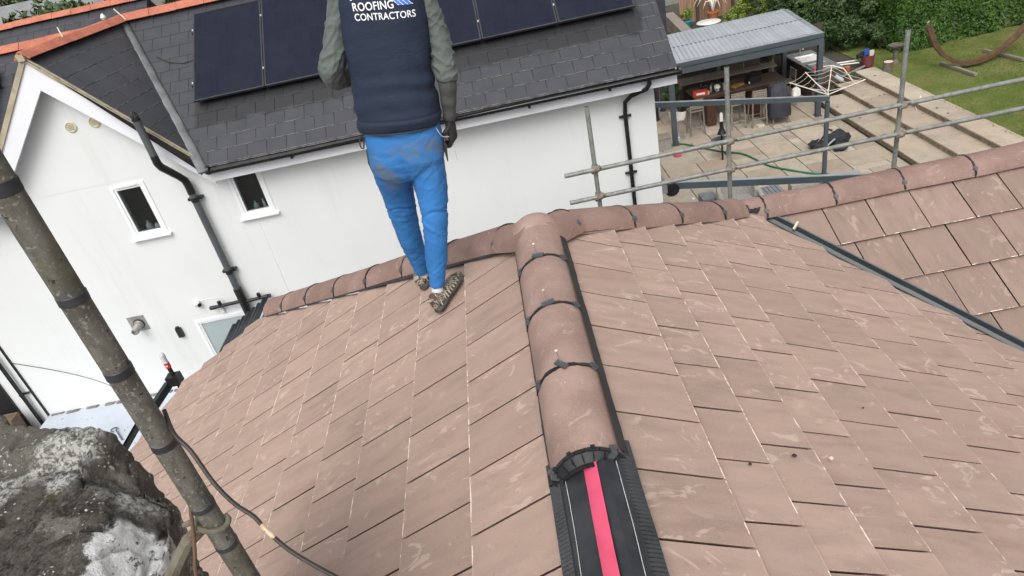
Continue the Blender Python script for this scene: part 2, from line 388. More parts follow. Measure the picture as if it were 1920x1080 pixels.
mat_cloth('navy_softshell', (.0058, .0135, .034), (.008, .0175, .042), sheen=0)
mat_cloth('sage_nylon', (.105, .125, .115), (.085, .10, .092), sheen=0)
mat_cloth('blue_jersey', (.026, .165, .44), (.020, .138, .38), (.11, .135, .15), .70, 0.0)
mat_cloth('dark_panel', (.02, .022, .026), (.03, .03, .034))
pm('glove_black', (.014, .014, .016), .7, (.022, .022, .024), 20, .3, 120)
def mat_shoe():
    m, t, b = base_mat('shoe_mesh')
    p = pos(t)
    n = tnoise(t, p, 42, 2, .5, 3.0)
    c = mixc(t, ramp(t, n, .46, .52), (.030, .024, .020), (.36, .31, .25))
    c = mixc(t, ramp(t, tnoise(t, p, 13, 3), .52, .60), c, (.075, .050, .035))
    t.links.new(c, b.inputs['Base Color']); b.inputs['Roughness'].default_value = .75
    bump(t, b, n, .5, .006)
mat_shoe()
pm('shoe_sole', (.085, .08, .07), .8, (.05, .047, .042), 20, .3)
pm('shoe_light', (.42, .38, .31), .75, (.30, .26, .20), 25, .3)
pm('logo_white', (.85, .86, .88), .5, (.8, .81, .83), 30, 0)
pm('logo_blue', (.055, .19, .68), .5, (.05, .16, .60), 30, 0)
pm('logo_sky', (.30, .60, .88), .5, None, 30, 0)

# ------------------------------------------------------------------ mesh helpers
class MB:
    def __init__(s): s.v = []; s.f = []; s.m = []; s.cur = 0
    def add(s, vs, fs):
        o = len(s.v); s.v += [tuple(v) for v in vs]
        s.f += [tuple(i+o for i in f) for f in fs]; s.m += [s.cur]*len(fs)
        return s
    def hexa(s, p):   # 8 corners: bottom ring then top ring
        return s.add(p, [(3, 2, 1, 0), (4, 5, 6, 7), (0, 1, 5, 4), (1, 2, 6, 5), (2, 3, 7, 6), (3, 0, 4, 7)])
    def box(s, x0, x1, y0, y1, z0, z1):
        return s.hexa([(x0, y0, z0), (x1, y0, z0), (x1, y1, z0), (x0, y1, z0), (x0, y0, z1), (x1, y0, z1), (x1, y1, z1), (x0, y1, z1)])
    def obox(s, c, ax, ay, az):      # centre and three half-axis vectors
        c, ax, ay, az = map(Vector, (c, ax, ay, az))
        return s.hexa([c-ax-ay-az, c+ax-ay-az, c+ax+ay-az, c-ax+ay-az, c-ax-ay+az, c+ax-ay+az, c+ax+ay+az, c-ax+ay+az])
    def bar(s, a, b, wd, ht, up=(0, 0, 1)):
        a, b = Vector(a), Vector(b); d = (b-a); l = d.length; d.normalize()
        sd = d.cross(Vector(up)); sd.normalize(); u = sd.cross(d)
        return s.obox((a+b)/2, d*l/2, sd*wd/2, u*ht/2)
    def loft(s, rings, cap=True):
        n = len(rings[0]); vs = [p for r in rings for p in r]; fs = []
        for i in range(len(rings)-1):
            for j in range(n):
                k = (j+1) % n; fs.append((i*n+j, i*n+k, (i+1)*n+k, (i+1)*n+j))
        if cap:
            fs.append(tuple(range(n-1, -1, -1))); fs.append(tuple((len(rings)-1)*n+j for j in range(n)))
        return s.add(vs, fs)
    def tube(s, pts, r, n=10, cap=True):
        pts = [Vector(p) for p in pts]; rs = r if isinstance(r, (list, tuple)) else [r]*len(pts)
        rings = []; prev = None
        for i, p in enumerate(pts):
            d = (pts[min(i+1, len(pts)-1)] - pts[max(i-1, 0)]).normalized()
            if prev is None:
                a = Vector((0, 0, 1)) if abs(d.z) < .9 else Vector((1, 0, 0)); sx = d.cross(a).normalized()
            else:
                sx = (prev - d*prev.dot(d)).normalized()
            prev = sx; sy = d.cross(sx)
            rings.append([p + (sx*math.cos(2*math.pi*j/n) + sy*math.sin(2*math.pi*j/n))*rs[i] for j in range(n)])
        return s.loft(rings, cap)
    def lathe(s, c, prof, n=16, ax=(0, 0, 1)):   # profile [(r,h)...] along axis
        c = Vector(c); ax = Vector(ax).normalized(); a = Vector((0, 0, 1)) if abs(ax.z) < .9 else Vector((1, 0, 0))
        sx = ax.cross(a).normalized(); sy = ax.cross(sx)
        return s.loft([[c + ax*h + (sx*math.cos(2*math.pi*j/n) + sy*math.sin(2*math.pi*j/n))*max(r, 1e-4) for j in range(n)] for r, h in prof])
    def prism(s, poly, vec):
        n = len(poly); vec = Vector(vec); P = [Vector(p) for p in poly]
        vs = P + [p+vec for p in P]
        return s.add(vs, [tuple(range(n-1, -1, -1)), tuple(range(n, 2*n))] + [(i, (i+1) % n, n+(i+1) % n, n+i) for i in range(n)])
    def mesh(s, name, smooth=True, ang=38, fix=True):
        me = bpy.data.meshes.new(name); me.from_pydata(s.v, [], s.f)
        if fix:
            bm = bmesh.new(); bm.from_mesh(me); bmesh.ops.recalc_face_normals(bm, faces=bm.faces); bm.to_mesh(me); bm.free()
        if smooth:
            me.shade_smooth(); me.set_sharp_from_angle(angle=R(ang))
        return me
    def build(s, name, mat, parent=None, smooth=True, ang=38, fix=True):
        me = s.mesh(name, smooth, ang, fix)
        mats = mat if isinstance(mat, (list, tuple)) else [mat]
        for m_ in mats: me.materials.append(MATS[m_])
        if len(mats) > 1:
            for p, i in zip(me.polygons, s.m): p.material_index = i
        return link(name, me, parent)
def link(name, me, parent=None):
    o = bpy.data.objects.new(name, me); C.objects.link(o)
    if parent is not None:
        o.parent = parent
        if parent.type == 'EMPTY': o.matrix_parent_inverse = Matrix.Translation(-parent.location)
    return o
def tag(o, label, cat, group=None):
    o['label'] = label; o['category'] = cat
    if group: o['group'] = group
    return o
def thing(name, label, cat, loc=(0, 0, 0), group=None):
    o = bpy.data.objects.new(name, None); o.empty_display_size = .1; C.objects.link(o); o.location = loc
    return tag(o, label, cat, group)
def structure(o): o['kind'] = 'structure'; return o
def stuff(o): o['kind'] = 'stuff'; return o
def copy_thing(root, loc, label, rz=0, group=None):
    r = root.copy(); C.objects.link(r); r.location = loc; r.rotation_euler = (0, 0, rz); r['label'] = label
    if group: r['group'] = group
    for ch in list(root.children):
        c = ch.copy(); C.objects.link(c); mi = ch.matrix_parent_inverse.copy(); c.parent = r; c.matrix_parent_inverse = mi
        for g in list(ch.children):
            d = g.copy(); C.objects.link(d); d.parent = c
    return r

def clip(poly, a, b, c):      # keep a*u+b*s<=c
    out = []
    for i in range(len(poly)):
        P, Q = poly[i], poly[(i+1) % len(poly)]
        fp, fq = a*P[0]+b*P[1]-c, a*Q[0]+b*Q[1]-c
        if fp <= 0: out.append(P)
        if (fp < 0 < fq) or (fq < 0 < fp):
            t = fp/(fp-fq); out.append((P[0]+t*(Q[0]-P[0]), P[1]+t*(Q[1]-P[1])))
    return out
def area(p): return abs(sum(p[i][0]*p[(i+1) % len(p)][1]-p[(i+1) % len(p)][0]*p[i][1] for i in range(len(p))))/2
def dedupe(p):
    q = [p[i] for i in range(len(p)) if math.dist(p[i], p[i-1]) > .004]
    return q
def tile_faces(poly, L, t, lift, ch, under=.016):
    """prism of a (u,s) polygon; the top rises towards the tail (s=0), with a small worn chamfer"""
    if sum(poly[i][0]*poly[(i+1) % len(poly)][1]-poly[(i+1) % len(poly)][0]*poly[i][1] for i in range(len(poly))) < 0: poly = poly[::-1]
    n = len(poly); cx = sum(p[0] for p in poly)/n; cy = sum(p[1] for p in poly)/n
    z = lambda s_: lift*s_/L
    ins = []
    for i in range(n):
        a, b_, c_ = Vector(poly[i-1]), Vector(poly[i]), Vector(poly[(i+1) % n])
        e1 = (b_-a).normalized(); e2 = (c_-b_).normalized()
        n1 = Vector((-e1.y, e1.x)); n2 = Vector((-e2.y, e2.x)); bb = n1+n2
        k = min(1/max(.3, 1+n1.dot(n2)), 2.0)
        ins.append((b_.x+bb.x*ch*k, b_.y+bb.y*ch*k))
    vs = [(p[0], p[1], z(p[1])) for p in ins] + [(p[0], p[1], z(p[1])-ch) for p in poly] + [(p[0]+max(-under, min(under, cx-p[0])), p[1]-(.014 if p[1] > -.004 else 0)*(under > 0), z(p[1])-t) for p in poly]
    fs = [tuple(range(n))]
    for i in range(n):
        j = (i+1) % n
        fs += [(i, n+i, n+j, j), (n+i, 2*n+i, 2*n+j, n+j)]
    fs.append(tuple(range(3*n-1, 2*n-1, -1)))
    return vs, fs

class Slope:
    """a pitched plane: O on the line s=0, eu along it, es down the slope, en out of it"""
    def __init__(s, O, eu, es):
        s.O = Vector(O); s.eu = Vector(eu).normalized(); es = Vector(es); s.es = (es - s.eu*es.dot(s.eu)).normalized()
        s.en = s.eu.cross(s.es)
        if s.en.z < 0: s.en = -s.en
    def P(s, u, v, n=0): return s.O + s.eu*u + s.es*v + s.en*n
    def uv(s, p): d = Vector(p)-s.O; return d.dot(s.eu), d.dot(s.es)
    def mat(s, u, v, n=0):
        o = s.P(u, v, n); e = s.en
        return Matrix(((s.eu.x, s.es.x, e.x, o.x), (s.eu.y, s.es.y, e.y, o.y), (s.eu.z, s.es.z, e.z, o.z), (0, 0, 0, 1)))
def half(slope, A, B, inside):
    """half-plane bounded by the line A-B (3d points on the slope), keeping the side of `inside`"""
    a, b = slope.uv(A), slope.uv(B); nx, ny = b[1]-a[1], -(b[0]-a[0]); c = nx*a[0]+ny*a[1]
    i = slope.uv(inside)
    return (nx, ny, c) if nx*i[0]+ny*i[1] <= c else (-nx, -ny, -c)

def lay(slope, name, mat, parent, courses, umin, umax, wdt, gap, t, lift, lap, cuts, budget, ch=.003, jit=.003, prefer=None):
    """courses: list of (s_head, s_tail, u_offset). Every piece in view is its own object; the unseen rest is one mesh"""
    shared = {}; rest = MB(); items = []
    for (sh, st, uo) in courses:
        L = st-sh+lap
        k0 = math.floor((umin-uo)/wdt)-1; k1 = math.ceil((umax-uo)/wdt)+1
        for k in range(k0, k1+1):
            ua = uo+k*wdt
            poly = [(ua+gap/2, st-L), (ua+wdt-gap/2, st-L), (ua+wdt-gap/2, st), (ua+gap/2, st)]
            full = True; P = poly
            for (a, b, c) in [(-1, 0, -umin), (1, 0, umax)]+cuts:
                Q = clip(P, a, b, c)
                if len(Q) < 3: P = []; break
                if area(Q) < area(P)-1e-6: full = False
                P = Q
            if not P: continue
            P = dedupe(P)
            if len(P) < 3 or area(P) < .0025: continue
            items.append((ua, st, L, P, full))
    def key(it):
        c = slope.P(sum(p[0] for p in it[3])/len(it[3]), sum(p[1] for p in it[3])/len(it[3]))
        return c, in_view(c, 90)
    vis = []; 
    for it in items:
        c, v = key(it)
        (vis.append((c, it)) if v and (prefer is None or prefer(c)) else rest_add(rest, slope, it, t, lift, ch))
    vis.sort(key=lambda q: (q[0]-CAM).length)
    for i, (c, it) in enumerate(vis):
        ua, st, L, P, full = it
        if i >= budget: rest_add(rest, slope, it, t, lift, ch); continue
        loc = [(p[0]-ua, p[1]-st) for p in P]
        kk = (name, round(L, 3)) if full else None
        me = shared.get(kk) if full else None
        if me is None:
            mb = MB(); mb.add(*tile_faces(loc, L, t, lift, ch)); me = mb.mesh(name, False, fix=False); me.materials.append(MATS[mat])
            if full: shared[kk] = me
        o = bpy.data.objects.new(name, me); C.objects.link(o); o.parent = parent
        o.matrix_basis = slope.mat(ua, st, random.uniform(-jit, jit)*.5) @ Matrix.Rotation(random.uniform(-1, 1)*jit*.6, 4, 'Z') @ Matrix.Rotation(random.uniform(-1, 1)*jit*.7, 4, 'X')
    if rest.v:
        o = rest.build(name+'s', mat+'_far', parent, False, fix=False); stuff(o)
    return len(vis)
def rest_add(rest, slope, it, t, lift, ch):
    ua, st, L, P, full = it
    vs, fs = tile_faces([(p[0]-ua, p[1]-st) for p in P], L, t, lift, ch)
    M = slope.mat(ua, st)
    rest.add([M @ Vector(v) for v in vs], fs)

# ------------------------------------------------------------------ ground
g = MB(); g.add([(-400, -200, -6.35), (400, -200, -6.35), (400, 600, -6.35), (-400, 600, -6.35)], [(0, 1, 2, 3)])
structure(g.build('ground', 'gravel', smooth=False))

# ------------------------------------------------------------------ the near house with its new brown roof
AL = R(28.6); ca, sa, ta = math.cos(AL), math.sin(AL), math.tan(AL)
house = thing('house', 'near house with a new brown concrete tiled roof being finished', 'house', (0, 2, -6.1))
SLL = Slope((0, 0, 0), (0, 1, 0), (-ca, 0, -sa))      # slope down to the left, u = y
SLR = Slope((0, 0, 0), (0, 1, 0), (ca, 0, -sa))       # slope down to the right
SLW = Slope((0, 4.79, -.932), (1, 0, 0), (0, -ca, -sa))   # wing slope that faces the camera, u = x
hipL0, hipL1 = Vector((-.20, 3.50, -.109)), Vector((-2.76, 5.77, -1.505))
hipR0, hipR1 = Vector((.11, 3.46, -.06)), Vector((1.66, 4.80, -.905))
valA, valB = Vector((1.72, 4.80, -.938)), Vector((3.62, 2.90, -1.974))
# wall bodies under the roof
wl = MB(); wl.prism([(-4.3, -3, -6.1), (4.0, -3, -6.1), (4.0, 3.3, -6.1), (6.2, 3.3, -6.1), (6.2, 6.3, -6.1), (-4.3, 5.75, -6.1)], (0, 0, 3.55))
wl.build('wall', 'white_render', house, False)
def und(pts, name='roof_slope', n=-.085, slope=None):
    mb = MB(); P = [Vector(p)+slope.en*n for p in pts]; mb.prism(P, slope.en*-.04)
    return mb.build(name, 'underlay', house, False)
left_sl = und([SLL.P(-2.5, .05), SLL.P(3.45, .05), hipL1+Vector((.02, .02, 0)), SLL.P(5.85, 3.2), SLL.P(5.85, 4.9), SLL.P(-2.5, 5.05)], slope=SLL)
right_sl = und([SLR.P(-2.5, .05), SLR.P(3.4, .05), SLR.P(4.75, 1.80), SLR.P(2.9, 4.0), SLR.P(-2.5, 4.9)], slope=SLR)
wing_sl = und([SLW.P(1.80, .0), SLW.P(7.0, .0), SLW.P(7.0, 2.3), SLW.P(3.7, 2.1)], slope=SLW)
# far slopes, turned away from the camera
TF = math.tan(AL)
far = MB()
far.add([(-.05, 3.45, -.02), (-2.78, 5.85, -1.5), (-2.4, 6.3, -1.72), (6.9, 6.3, -1.72), (6.9, 4.95, -.95), (1.72, 4.9, -.93)], [(0, 1, 2, 3, 4, 5)])
far.build('far_slope', 'concrete_tile', house, False)
# left slope tiles
sL = [.587, .955, 1.312, 1.643, 2.00, 2.36, 2.72, 3.09, 3.45, 3.77, 4.10, 4.44, 4.78, 5.10]
uL = [3.470, 3.668, 3.857, 3.983]
while len(uL) < len(sL): uL.append(uL[-1]+.165)
cL = []
prev = .13
for s_, u_ in zip(sL, uL): cL.append((prev, s_, u_)); prev = s_
W = .295
cutsL = [half(SLL, hipL0, hipL1, SLL.P(2, 2)), half(SLL, SLL.P(5.87, 3.0), SLL.P(5.87, 4.6), SLL.P(2, 2)),
         half(SLL, SLL.P(5.87, 4.45), SLL.P(5.12, 5.0), SLL.P(2, 2))]
nL = lay(SLL, 'tile', 'concrete_tile', left_sl, cL, -2.4, 5.87, W, .0095, .030, .036, .075, cutsL, 205, ch=.0009, jit=.0026)
sR = [.483, .73, .988, 1.251, 1.604, 1.962, 2.33, 2.70, 3.07, 3.44, 3.80, 4.16, 4.5]
uR = [3.469, 3.603, 2.268, 2.406, 2.554, 2.707, 2.865]
while len(uR) < len(sR): uR.append(uR[-1]+.155)
cR = []; prev = .09
for s_, u_ in zip(sR, uR): cR.append((prev, s_, u_)); prev = s_
vdir = (valB-valA); voff = Vector((-.045, -.06, 0))
cutsR = [half(SLR, hipR0, hipR1, SLR.P(2, 1)), half(SLR, valA+Vector((-.03, -.03, 0)), valB+Vector((-.03, -.03, 0)), SLR.P(1.5, 1))]
nR = lay(SLR, 'tile', 'concrete_tile', right_sl, cR, -2.4, 4.75, W, .0095, .030, .036, .075, cutsR, 120, ch=.0009, jit=.0026)
sW = [.415, .79, 1.165, 1.54, 1.92, 2.3]
oW = [2.19, 2.308, 2.120, 2.28, 2.10, 2.27]
cW = []; prev = .02
for s_, u_ in zip(sW, oW): cW.append((prev, s_, u_)); prev = s_
cutsW = [half(SLW, valA+Vector((.035, .035, 0)), valB+Vector((.035, .035, 0)), SLW.P(4, .5))]
nW = lay(SLW, 'tile', 'concrete_tile_clean', wing_sl, cW, 1.7, 6.9, 0.338, .008, .034, .042, .075, cutsW, 60, ch=.001, jit=.004)  # wing slope uses the tile colours scaled darker
print('tiles', nL, nR, nW)

# ridge and hip tiles -----------------------------------------------------------
def shell(A, B, hw, ht, th=.014, n=18, up=(0, 0, 1), drop=0.0):
    """half-round shell from A to B (points on the crown line)"""
    A, B = Vector(A), Vector(B); d = (B-A).normalized(); sd = d.cross(Vector(up)).normalized(); u = sd.cross(d)
    Rr = (hw*hw+ht*ht)/(2*ht); half_a = math.asin(min(1, hw/Rr)) if ht <= Rr else math.pi-math.asin(hw/Rr)
    rings = []
    for p in (A, B):
        o = []; i_ = []
        for k in range(n+1):
            a = -half_a + 2*half_a*k/n
            o.append(p + sd*Rr*math.sin(a) + u*(Rr*math.cos(a)-Rr))
            i_.append(p + sd*(Rr-th)*math.sin(a) + u*((Rr-th)*math.cos(a)-Rr))
        rings.append(o+i_[::-1])
    return rings
def union_clip(P, d, hw, ht, parent, screw=True, tilt=0.0, big=False, up=(0, 0, 1)):
    """black plastic union between two ridge tiles with its two side clamps, top plate and nail"""
    P, d = Vector(P), Vector(d).normalized(); sd = d.cross(Vector(up)).normalized(); u = sd.cross(d)
    Rr = (hw*hw+ht*ht)/(2*ht)+.003; ha = math.asin(min(1, hw/Rr))
    mb = MB(); wob = [random.uniform(-.0035, .0035) for _ in range(15)]
    ring = []
    for k in range(15):
        a = -ha+2*ha*k/14; c = P + u*(Rr*math.cos(a)-Rr+.001) + sd*Rr*math.sin(a) + d*wob[k]
        ring.append((c, (u*math.cos(a)+sd*math.sin(a))))
    for k in range(14):
        c0, n0 = ring[k]; c1, n1 = ring[k+1]
        if k % 2 == 0 or not big:
            mb.obox((c0+c1)/2, d*(.0075 if k % 3 else .0045), (c1-c0)*.52, (n0+n1)*.5*.004)
    o = mb.build('union_clip', 'black_plastic', parent, False)
    for k in (2, 12):
        cl = MB(); c, nn = ring[k]; tt = nn.cross(d)
        cl.obox(c+nn*.005, d*.017, tt*.010, nn*.006); cl.obox(c+nn*.011, d*.010, tt*.005, nn*.004); cl.obox(c+nn*.006, d*.007, tt*.020, nn*.004)
        cl.build('clamp', 'soil_grey', parent, False)
    if screw:
        c, nn = ring[7]; dd = (d*math.cos(tilt)+sd*math.sin(tilt)); tt = nn.cross(dd)
        tp = MB(); tp.obox(c+nn*.008, dd*.012, tt*.030, nn*.005); tp.obox(c+nn*.012, dd*.006, tt*.018, nn*.003); tp.build('top_plate', 'soil_grey', parent, False)
        s_ = MB(); b0 = c+nn*.008; ln = nn*.062+d*.012
        s_.tube([b0, b0+ln], .0020, 6); s_.build('nail', 'steel_nail', parent)
        h_ = MB(); h_.lathe(b0+ln, [(.0005, -.002), (.0062, -.001), (.0062, .002), (.003, .004)], 8, nn); h_.build('nail_head', 'nail_head', parent)
HW, HT = .138, .114
UPR = (-.16, 0, 1)
ZT = .036; XR = -.043; XC = -.064
ys = [1.712, 2.175, 2.632, 3.085, 3.50]
for i in range(4):
    sag = random.uniform(-.003, .003)
    mb = MB(); mb.loft(shell((XC, ys[i]+.003, ZT+sag), (XC, ys[i+1]-.003, ZT+random.uniform(-.003, .003)+(.03 if i == 3 else 0)), HW, HT, .015, up=UPR))
    rt = mb.build('ridge_tile', 'ridge_concrete', house, True, 30)
    if i: union_clip((XC, ys[i], ZT), (0, 1, 0), HW, HT, rt, True, tilt=(.9, -.1, .35)[i-1], up=UPR)
# hip tiles
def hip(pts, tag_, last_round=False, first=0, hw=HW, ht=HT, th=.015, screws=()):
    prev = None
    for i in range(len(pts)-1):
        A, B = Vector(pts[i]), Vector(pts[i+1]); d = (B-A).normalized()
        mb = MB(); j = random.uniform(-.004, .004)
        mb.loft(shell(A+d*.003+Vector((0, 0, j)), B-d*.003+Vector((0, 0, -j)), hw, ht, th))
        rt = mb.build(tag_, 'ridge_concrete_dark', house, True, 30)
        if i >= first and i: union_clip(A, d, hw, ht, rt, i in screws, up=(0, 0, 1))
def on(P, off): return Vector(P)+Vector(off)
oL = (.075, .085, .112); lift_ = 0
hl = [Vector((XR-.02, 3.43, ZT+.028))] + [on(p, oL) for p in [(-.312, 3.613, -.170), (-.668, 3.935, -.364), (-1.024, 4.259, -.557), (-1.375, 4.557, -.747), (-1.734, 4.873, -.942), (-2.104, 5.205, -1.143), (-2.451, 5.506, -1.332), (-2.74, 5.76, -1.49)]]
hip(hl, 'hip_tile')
oR = (-.075, .085, .112)
hr = [Vector((XR+.03, 3.43, ZT+.028))] + [on(p, oR) for p in [(.216, 3.554, -.118), (.592, 3.87, -.325), (.960, 4.16, -.522), (1.348, 4.475, -.740), (1.60, 4.70, -.875)]]
hip(hr, 'hip_tile')
wr = [(1.52, 4.872, -.845), (1.757, 4.872, -.848)] + [(1.757+.535*i, 4.872+random.uniform(-.004, .004), -.848) for i in range(1, 10)]
hip(wr, 'ridge_tile', hw=.14, ht=.115)
# end cap rounding the foot of the left hip
d = (hl[-1]-hl[-2]).normalized()
mb = MB(); rg = []
for k, (q, e) in enumerate([(0, 1.0), (.03, .97), (.055, .86), (.072, .66), (.08, .3)]):
    rg.append(shell(hl[-1]+d*q-Vector((0, 0, (1-e)*HT*.9)), hl[-1]+d*(q+.001)-Vector((0, 0, (1-e)*HT*.9)), HW*max(e, .3), HT*max(e, .25), .012)[0])
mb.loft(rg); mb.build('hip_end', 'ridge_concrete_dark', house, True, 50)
# crown piece hiding the mitre of ridge and hips
mb = MB(); mb.lathe((XR, 3.47, ZT-.115), [(.150, 0), (.150, .03), (.142, .07), (.118, .110), (.08, .138), (.04, .150), (.001, .153)], 24, (0, 0, 1))
mb.build('ridge_crown', 'ridge_concrete', house, True, 60)
# dry-ridge membrane showing dark under the hip and ridge edges
def skirt(A, B, slope, wid, n0=.006):
    mb = MB(); A, B = Vector(A), Vector(B); d = (B-A); L = d.length; d.normalize(); dn = slope.en.cross(d)
    if dn.dot(slope.es) < 0: dn = -dn
    k = int(L/.03)
    vs = []; fs = []
    for i in range(k+1):
        p = A+d*L*i/k; q = n0+.0012*math.sin(i*1.7)+.002*noise.noise(p*6)
        vs += [p-dn*.045+slope.en*(.030), p-dn*.004+slope.en*.012, p+dn*(wid+.003*noise.noise(p*5))+slope.en*q]
    for i in range(k):
        for j in range(2): a = i*3+j; fs.append((a, a+3, a+4, a+1))
    mb.add(vs, fs); mb.build('ridge_membrane', 'membrane', house)
skirt(hipL0+Vector((0, 0, .0)), hipL1, SLL, .026)
skirt(hipR0, hipR1, SLR, .024)
skirt((1.72, 4.765, -.945), (6.8, 4.765, -.945), SLW, .012)
skirt((.094, 1.72, -.050), (.104, 3.45, -.056), SLR, .001)
skirt((-.178, 1.72, -.097), (-.178, 3.52, -.097), SLL, .006)
# open length of ridge roll at the near end ---------------------------------------------
roll = MB(); ny = 300; y0, y1 = -.6, 1.80
prof = [(-.151, 0), (-.118, 0), (-.098, 1), (-.03, 2), (.0, 2), (.03, 2), (.092, 1), (.112, 0), (.155, 0)]
vs = []; fs = []
def ridge_prof(dx):      # height of the roll over the ridge batten
    x = XR+dx
    base = -abs(x)*ta+.004
    top = -.036 - .36*max(0, abs(dx)-.022)
    return max(base, top) if abs(dx) < .112 else base
cols = [-.153, -.140, -.128, -.114, -.108, -.09, -.07, -.05, -.032, -.02, 0, .02, .032, .05, .07, .09, .104, .110, .124, .138, .155]
for i in range(ny+1):
    y = y0+(y1-y0)*i/ny
    for dx in cols:
        z = ridge_prof(dx)
        pl = .0055 if abs(dx) > .11 else (.0 if abs(dx) < .10 else .002)
        z += pl*(1 if i % 2 else -1)*.8 + .0025*noise.noise(Vector((dx*14, y*5, 0)))
        vs.append((XR+dx+.004*noise.noise(Vector((y*4, dx*3, 3))), y, z+.004))
nc = len(cols)
for i in range(ny):
    for j in range(nc-1):
        a = i*nc+j; fs.append((a, a+1, a+nc+1, a+nc))
roll.add(vs, fs); ro = roll.build('ridge_roll', 'membrane', house, True, 25)
tp = MB(); vs = []; fs = []
for i in range(81):
    y = y0+(1.80-y0)*i/80; cx = XR-.004+.006*math.sin(y*4.2)
    for dx in (-.0235, -.02, .02, .0235):
        vs.append((cx+dx, y, ridge_prof(dx)+.0085+(.0025 if abs(dx) < .021 else 0)+.002*noise.noise(Vector((dx*20, y*7, 5)))))
for i in range(80):
    for j in range(3): a = i*4+j; fs.append((a, a+1, a+5, a+4))
tp.add(vs, fs); tp.build('tape', 'red_tape', ro)
for dx in (-.094, .088):
    st = MB(); st.tube([(XR+dx+.004*noise.noise(Vector((y*4, dx*3, 3)))+.0025*math.sin(y*9), y, ridge_prof(dx)+.009) for y in [y0+.03*i for i in range(80)]], .0011, 4); st.build('stitching', 'white_stitch', ro)
cl = MB(); cl.tube([(XR+.004, 1.315, -.024), (XR+.010, 1.295, -.014), (XR+.010, 1.262, -.014)], .0022, 6); cl.lathe((XR+.010, 1.262, -.014), [(.005, -.001), (.005, .002)], 8, (0, -1, 0)); cl.build('fixing_nail', 'steel_nail', ro)
# the comb-like union left open on the last ridge tile
P = Vector((XC, 1.709, ZT)); u = Vector((0, 0, 1)); sd = Vector((1, 0, 0)); Rr = (HW*HW+HT*HT)/(2*HT); ha = math.asin(HW/Rr); TL = -math.atan(.16); UC = -Rr*Vector((math.sin(TL), 0, math.cos(TL)))
open_u = MB()
for k in range(9):
    a0 = -ha+2*ha*k/9; a1 = -ha+2*ha*(k+1)/9; am = (a0+a1)/2
    nn = Vector((math.sin(am+TL), 0, math.cos(am+TL))); tt = Vector((math.cos(am+TL), 0, -math.sin(am+TL)))
    hwid = Rr*(a1-a0)/2; c = P+UC+nn*(Rr-.002)
    open_u.obox(c+Vector((0, -.005, 0)), (0, .007, 0), tt*hwid*.93, nn*.0035)                 # rim segments on the tile edge
    open_u.obox(c-nn*.017+Vector((0, -.024, 0)), (0, .010, 0), tt*.0012, nn*.013)             # ribs down the web
    if k % 2: open_u.obox(c+nn*.004+Vector((0, .004, 0)), (0, .006, 0), tt*hwid*.35, nn*.003)
for x in (-.128, .100):
    open_u.obox((XR+x, 1.712, ZT-.100+(.025 if x > 0 else -.015)), (.024, 0, .012 if x < 0 else -.012), (0, .022, 0), (0, 0, .004))
for k in range(5): open_u.obox((XR+.098+.012*k*.5, 1.688-.009*k, -.045), (.018, 0, -.008), (0, .0016, 0), (0, 0, .003))
arc_o, arc_i, lip = [], [], []
for k in range(31):
    a = -ha*1.05+2*ha*1.05*k/30; nn = Vector((math.sin(a+TL), 0, math.cos(a+TL))); c0 = P+UC
    arc_o.append(c0+nn*(Rr-.003)+Vector((0, -.006, 0))); arc_i.append(c0+Vector((nn.x*(Rr-.030), -.030, nn.z*(Rr-.038)))); lip.append(arc_i[-1]+Vector((nn.x*.006, -.022, nn.z*.004-.003)))
pl = MB(); fs_ = []
for k in range(30): fs_ += [(k, k+1, 32+k, 31+k), (31+k, 32+k, 63+k, 62+k)]
pl.add(arc_o+arc_i+lip, fs_); pl.build('union_arch', 'black_plastic', house, True, 30)
ou = open_u.build('union_clip', 'black_plastic', house, False)
for a in (-ha*.74, ha*.60):
    cl = MB(); nn = Vector((math.sin(a+TL), 0, math.cos(a+TL))); tt = Vector((math.cos(a+TL), 0, -math.sin(a+TL))); c = P+UC+nn*(Rr+.002)
    cl.obox(c+Vector((0, -.002, 0)), (0, .018, 0), tt*.012, nn*.005); cl.obox(c+nn*.008+Vector((0, .004, 0)), (0, .008, 0), tt*.006, nn*.006); cl.obox(c+Vector((0, -.018, 0))-nn*.012, (0, .004, 0), tt*.012, nn*.014)
    cl.build('clamp', 'soil_grey', ou, False)
# valley trough
tr = MB(); vd = (valB-valA).normalized(); per = Vector((-vd.y, vd.x, 0)).normalized()   # towards the wing (+x,+y)
if per.x < 0: per = -per
NV = 5
for i in range(NV):
    A = valA+(valB-valA)*(i/NV); B = valA+(valB-valA)*((i+1.03)/NV); j = Vector((0, 0, -.002*(i % 2)))
    sect = [(-.052, .014), (-.026, -.010), (0, -.028), (.022, -.008), (.030, .028), (.038, .031), (.041, .026), (.028, -.014), (0, -.036), (-.030, -.016), (-.055, .008)]
    tr.loft([[p+per*a+Vector((0, 0, b))+j for a, b in sect] for p in (A, B)])
tr.build('valley_trough', 'lead_valley', house, False)
lp = MB()
for i in range(NV):
    A = valA+(valB-valA)*(i/NV); B = valA+(valB-valA)*((i+.995)/NV)
    lp.loft([[p+per*a+Vector((0, 0, b)) for a, b in ((.029, .029), (.038, .033), (.042, .028), (.031, .025))] for p in (A, B)])
lp.build('trough_lip', 'valley_lip', house, False)
mb = MB()
for i in range(6): mb.obox(valA+Vector((-.07+.012*i, -.045+.014*i, .05)), (.03, -.02, .0), (.003, .003, 0), (0, 0, .012))
mb.build('closure_comb', 'lead_valley', house, False)
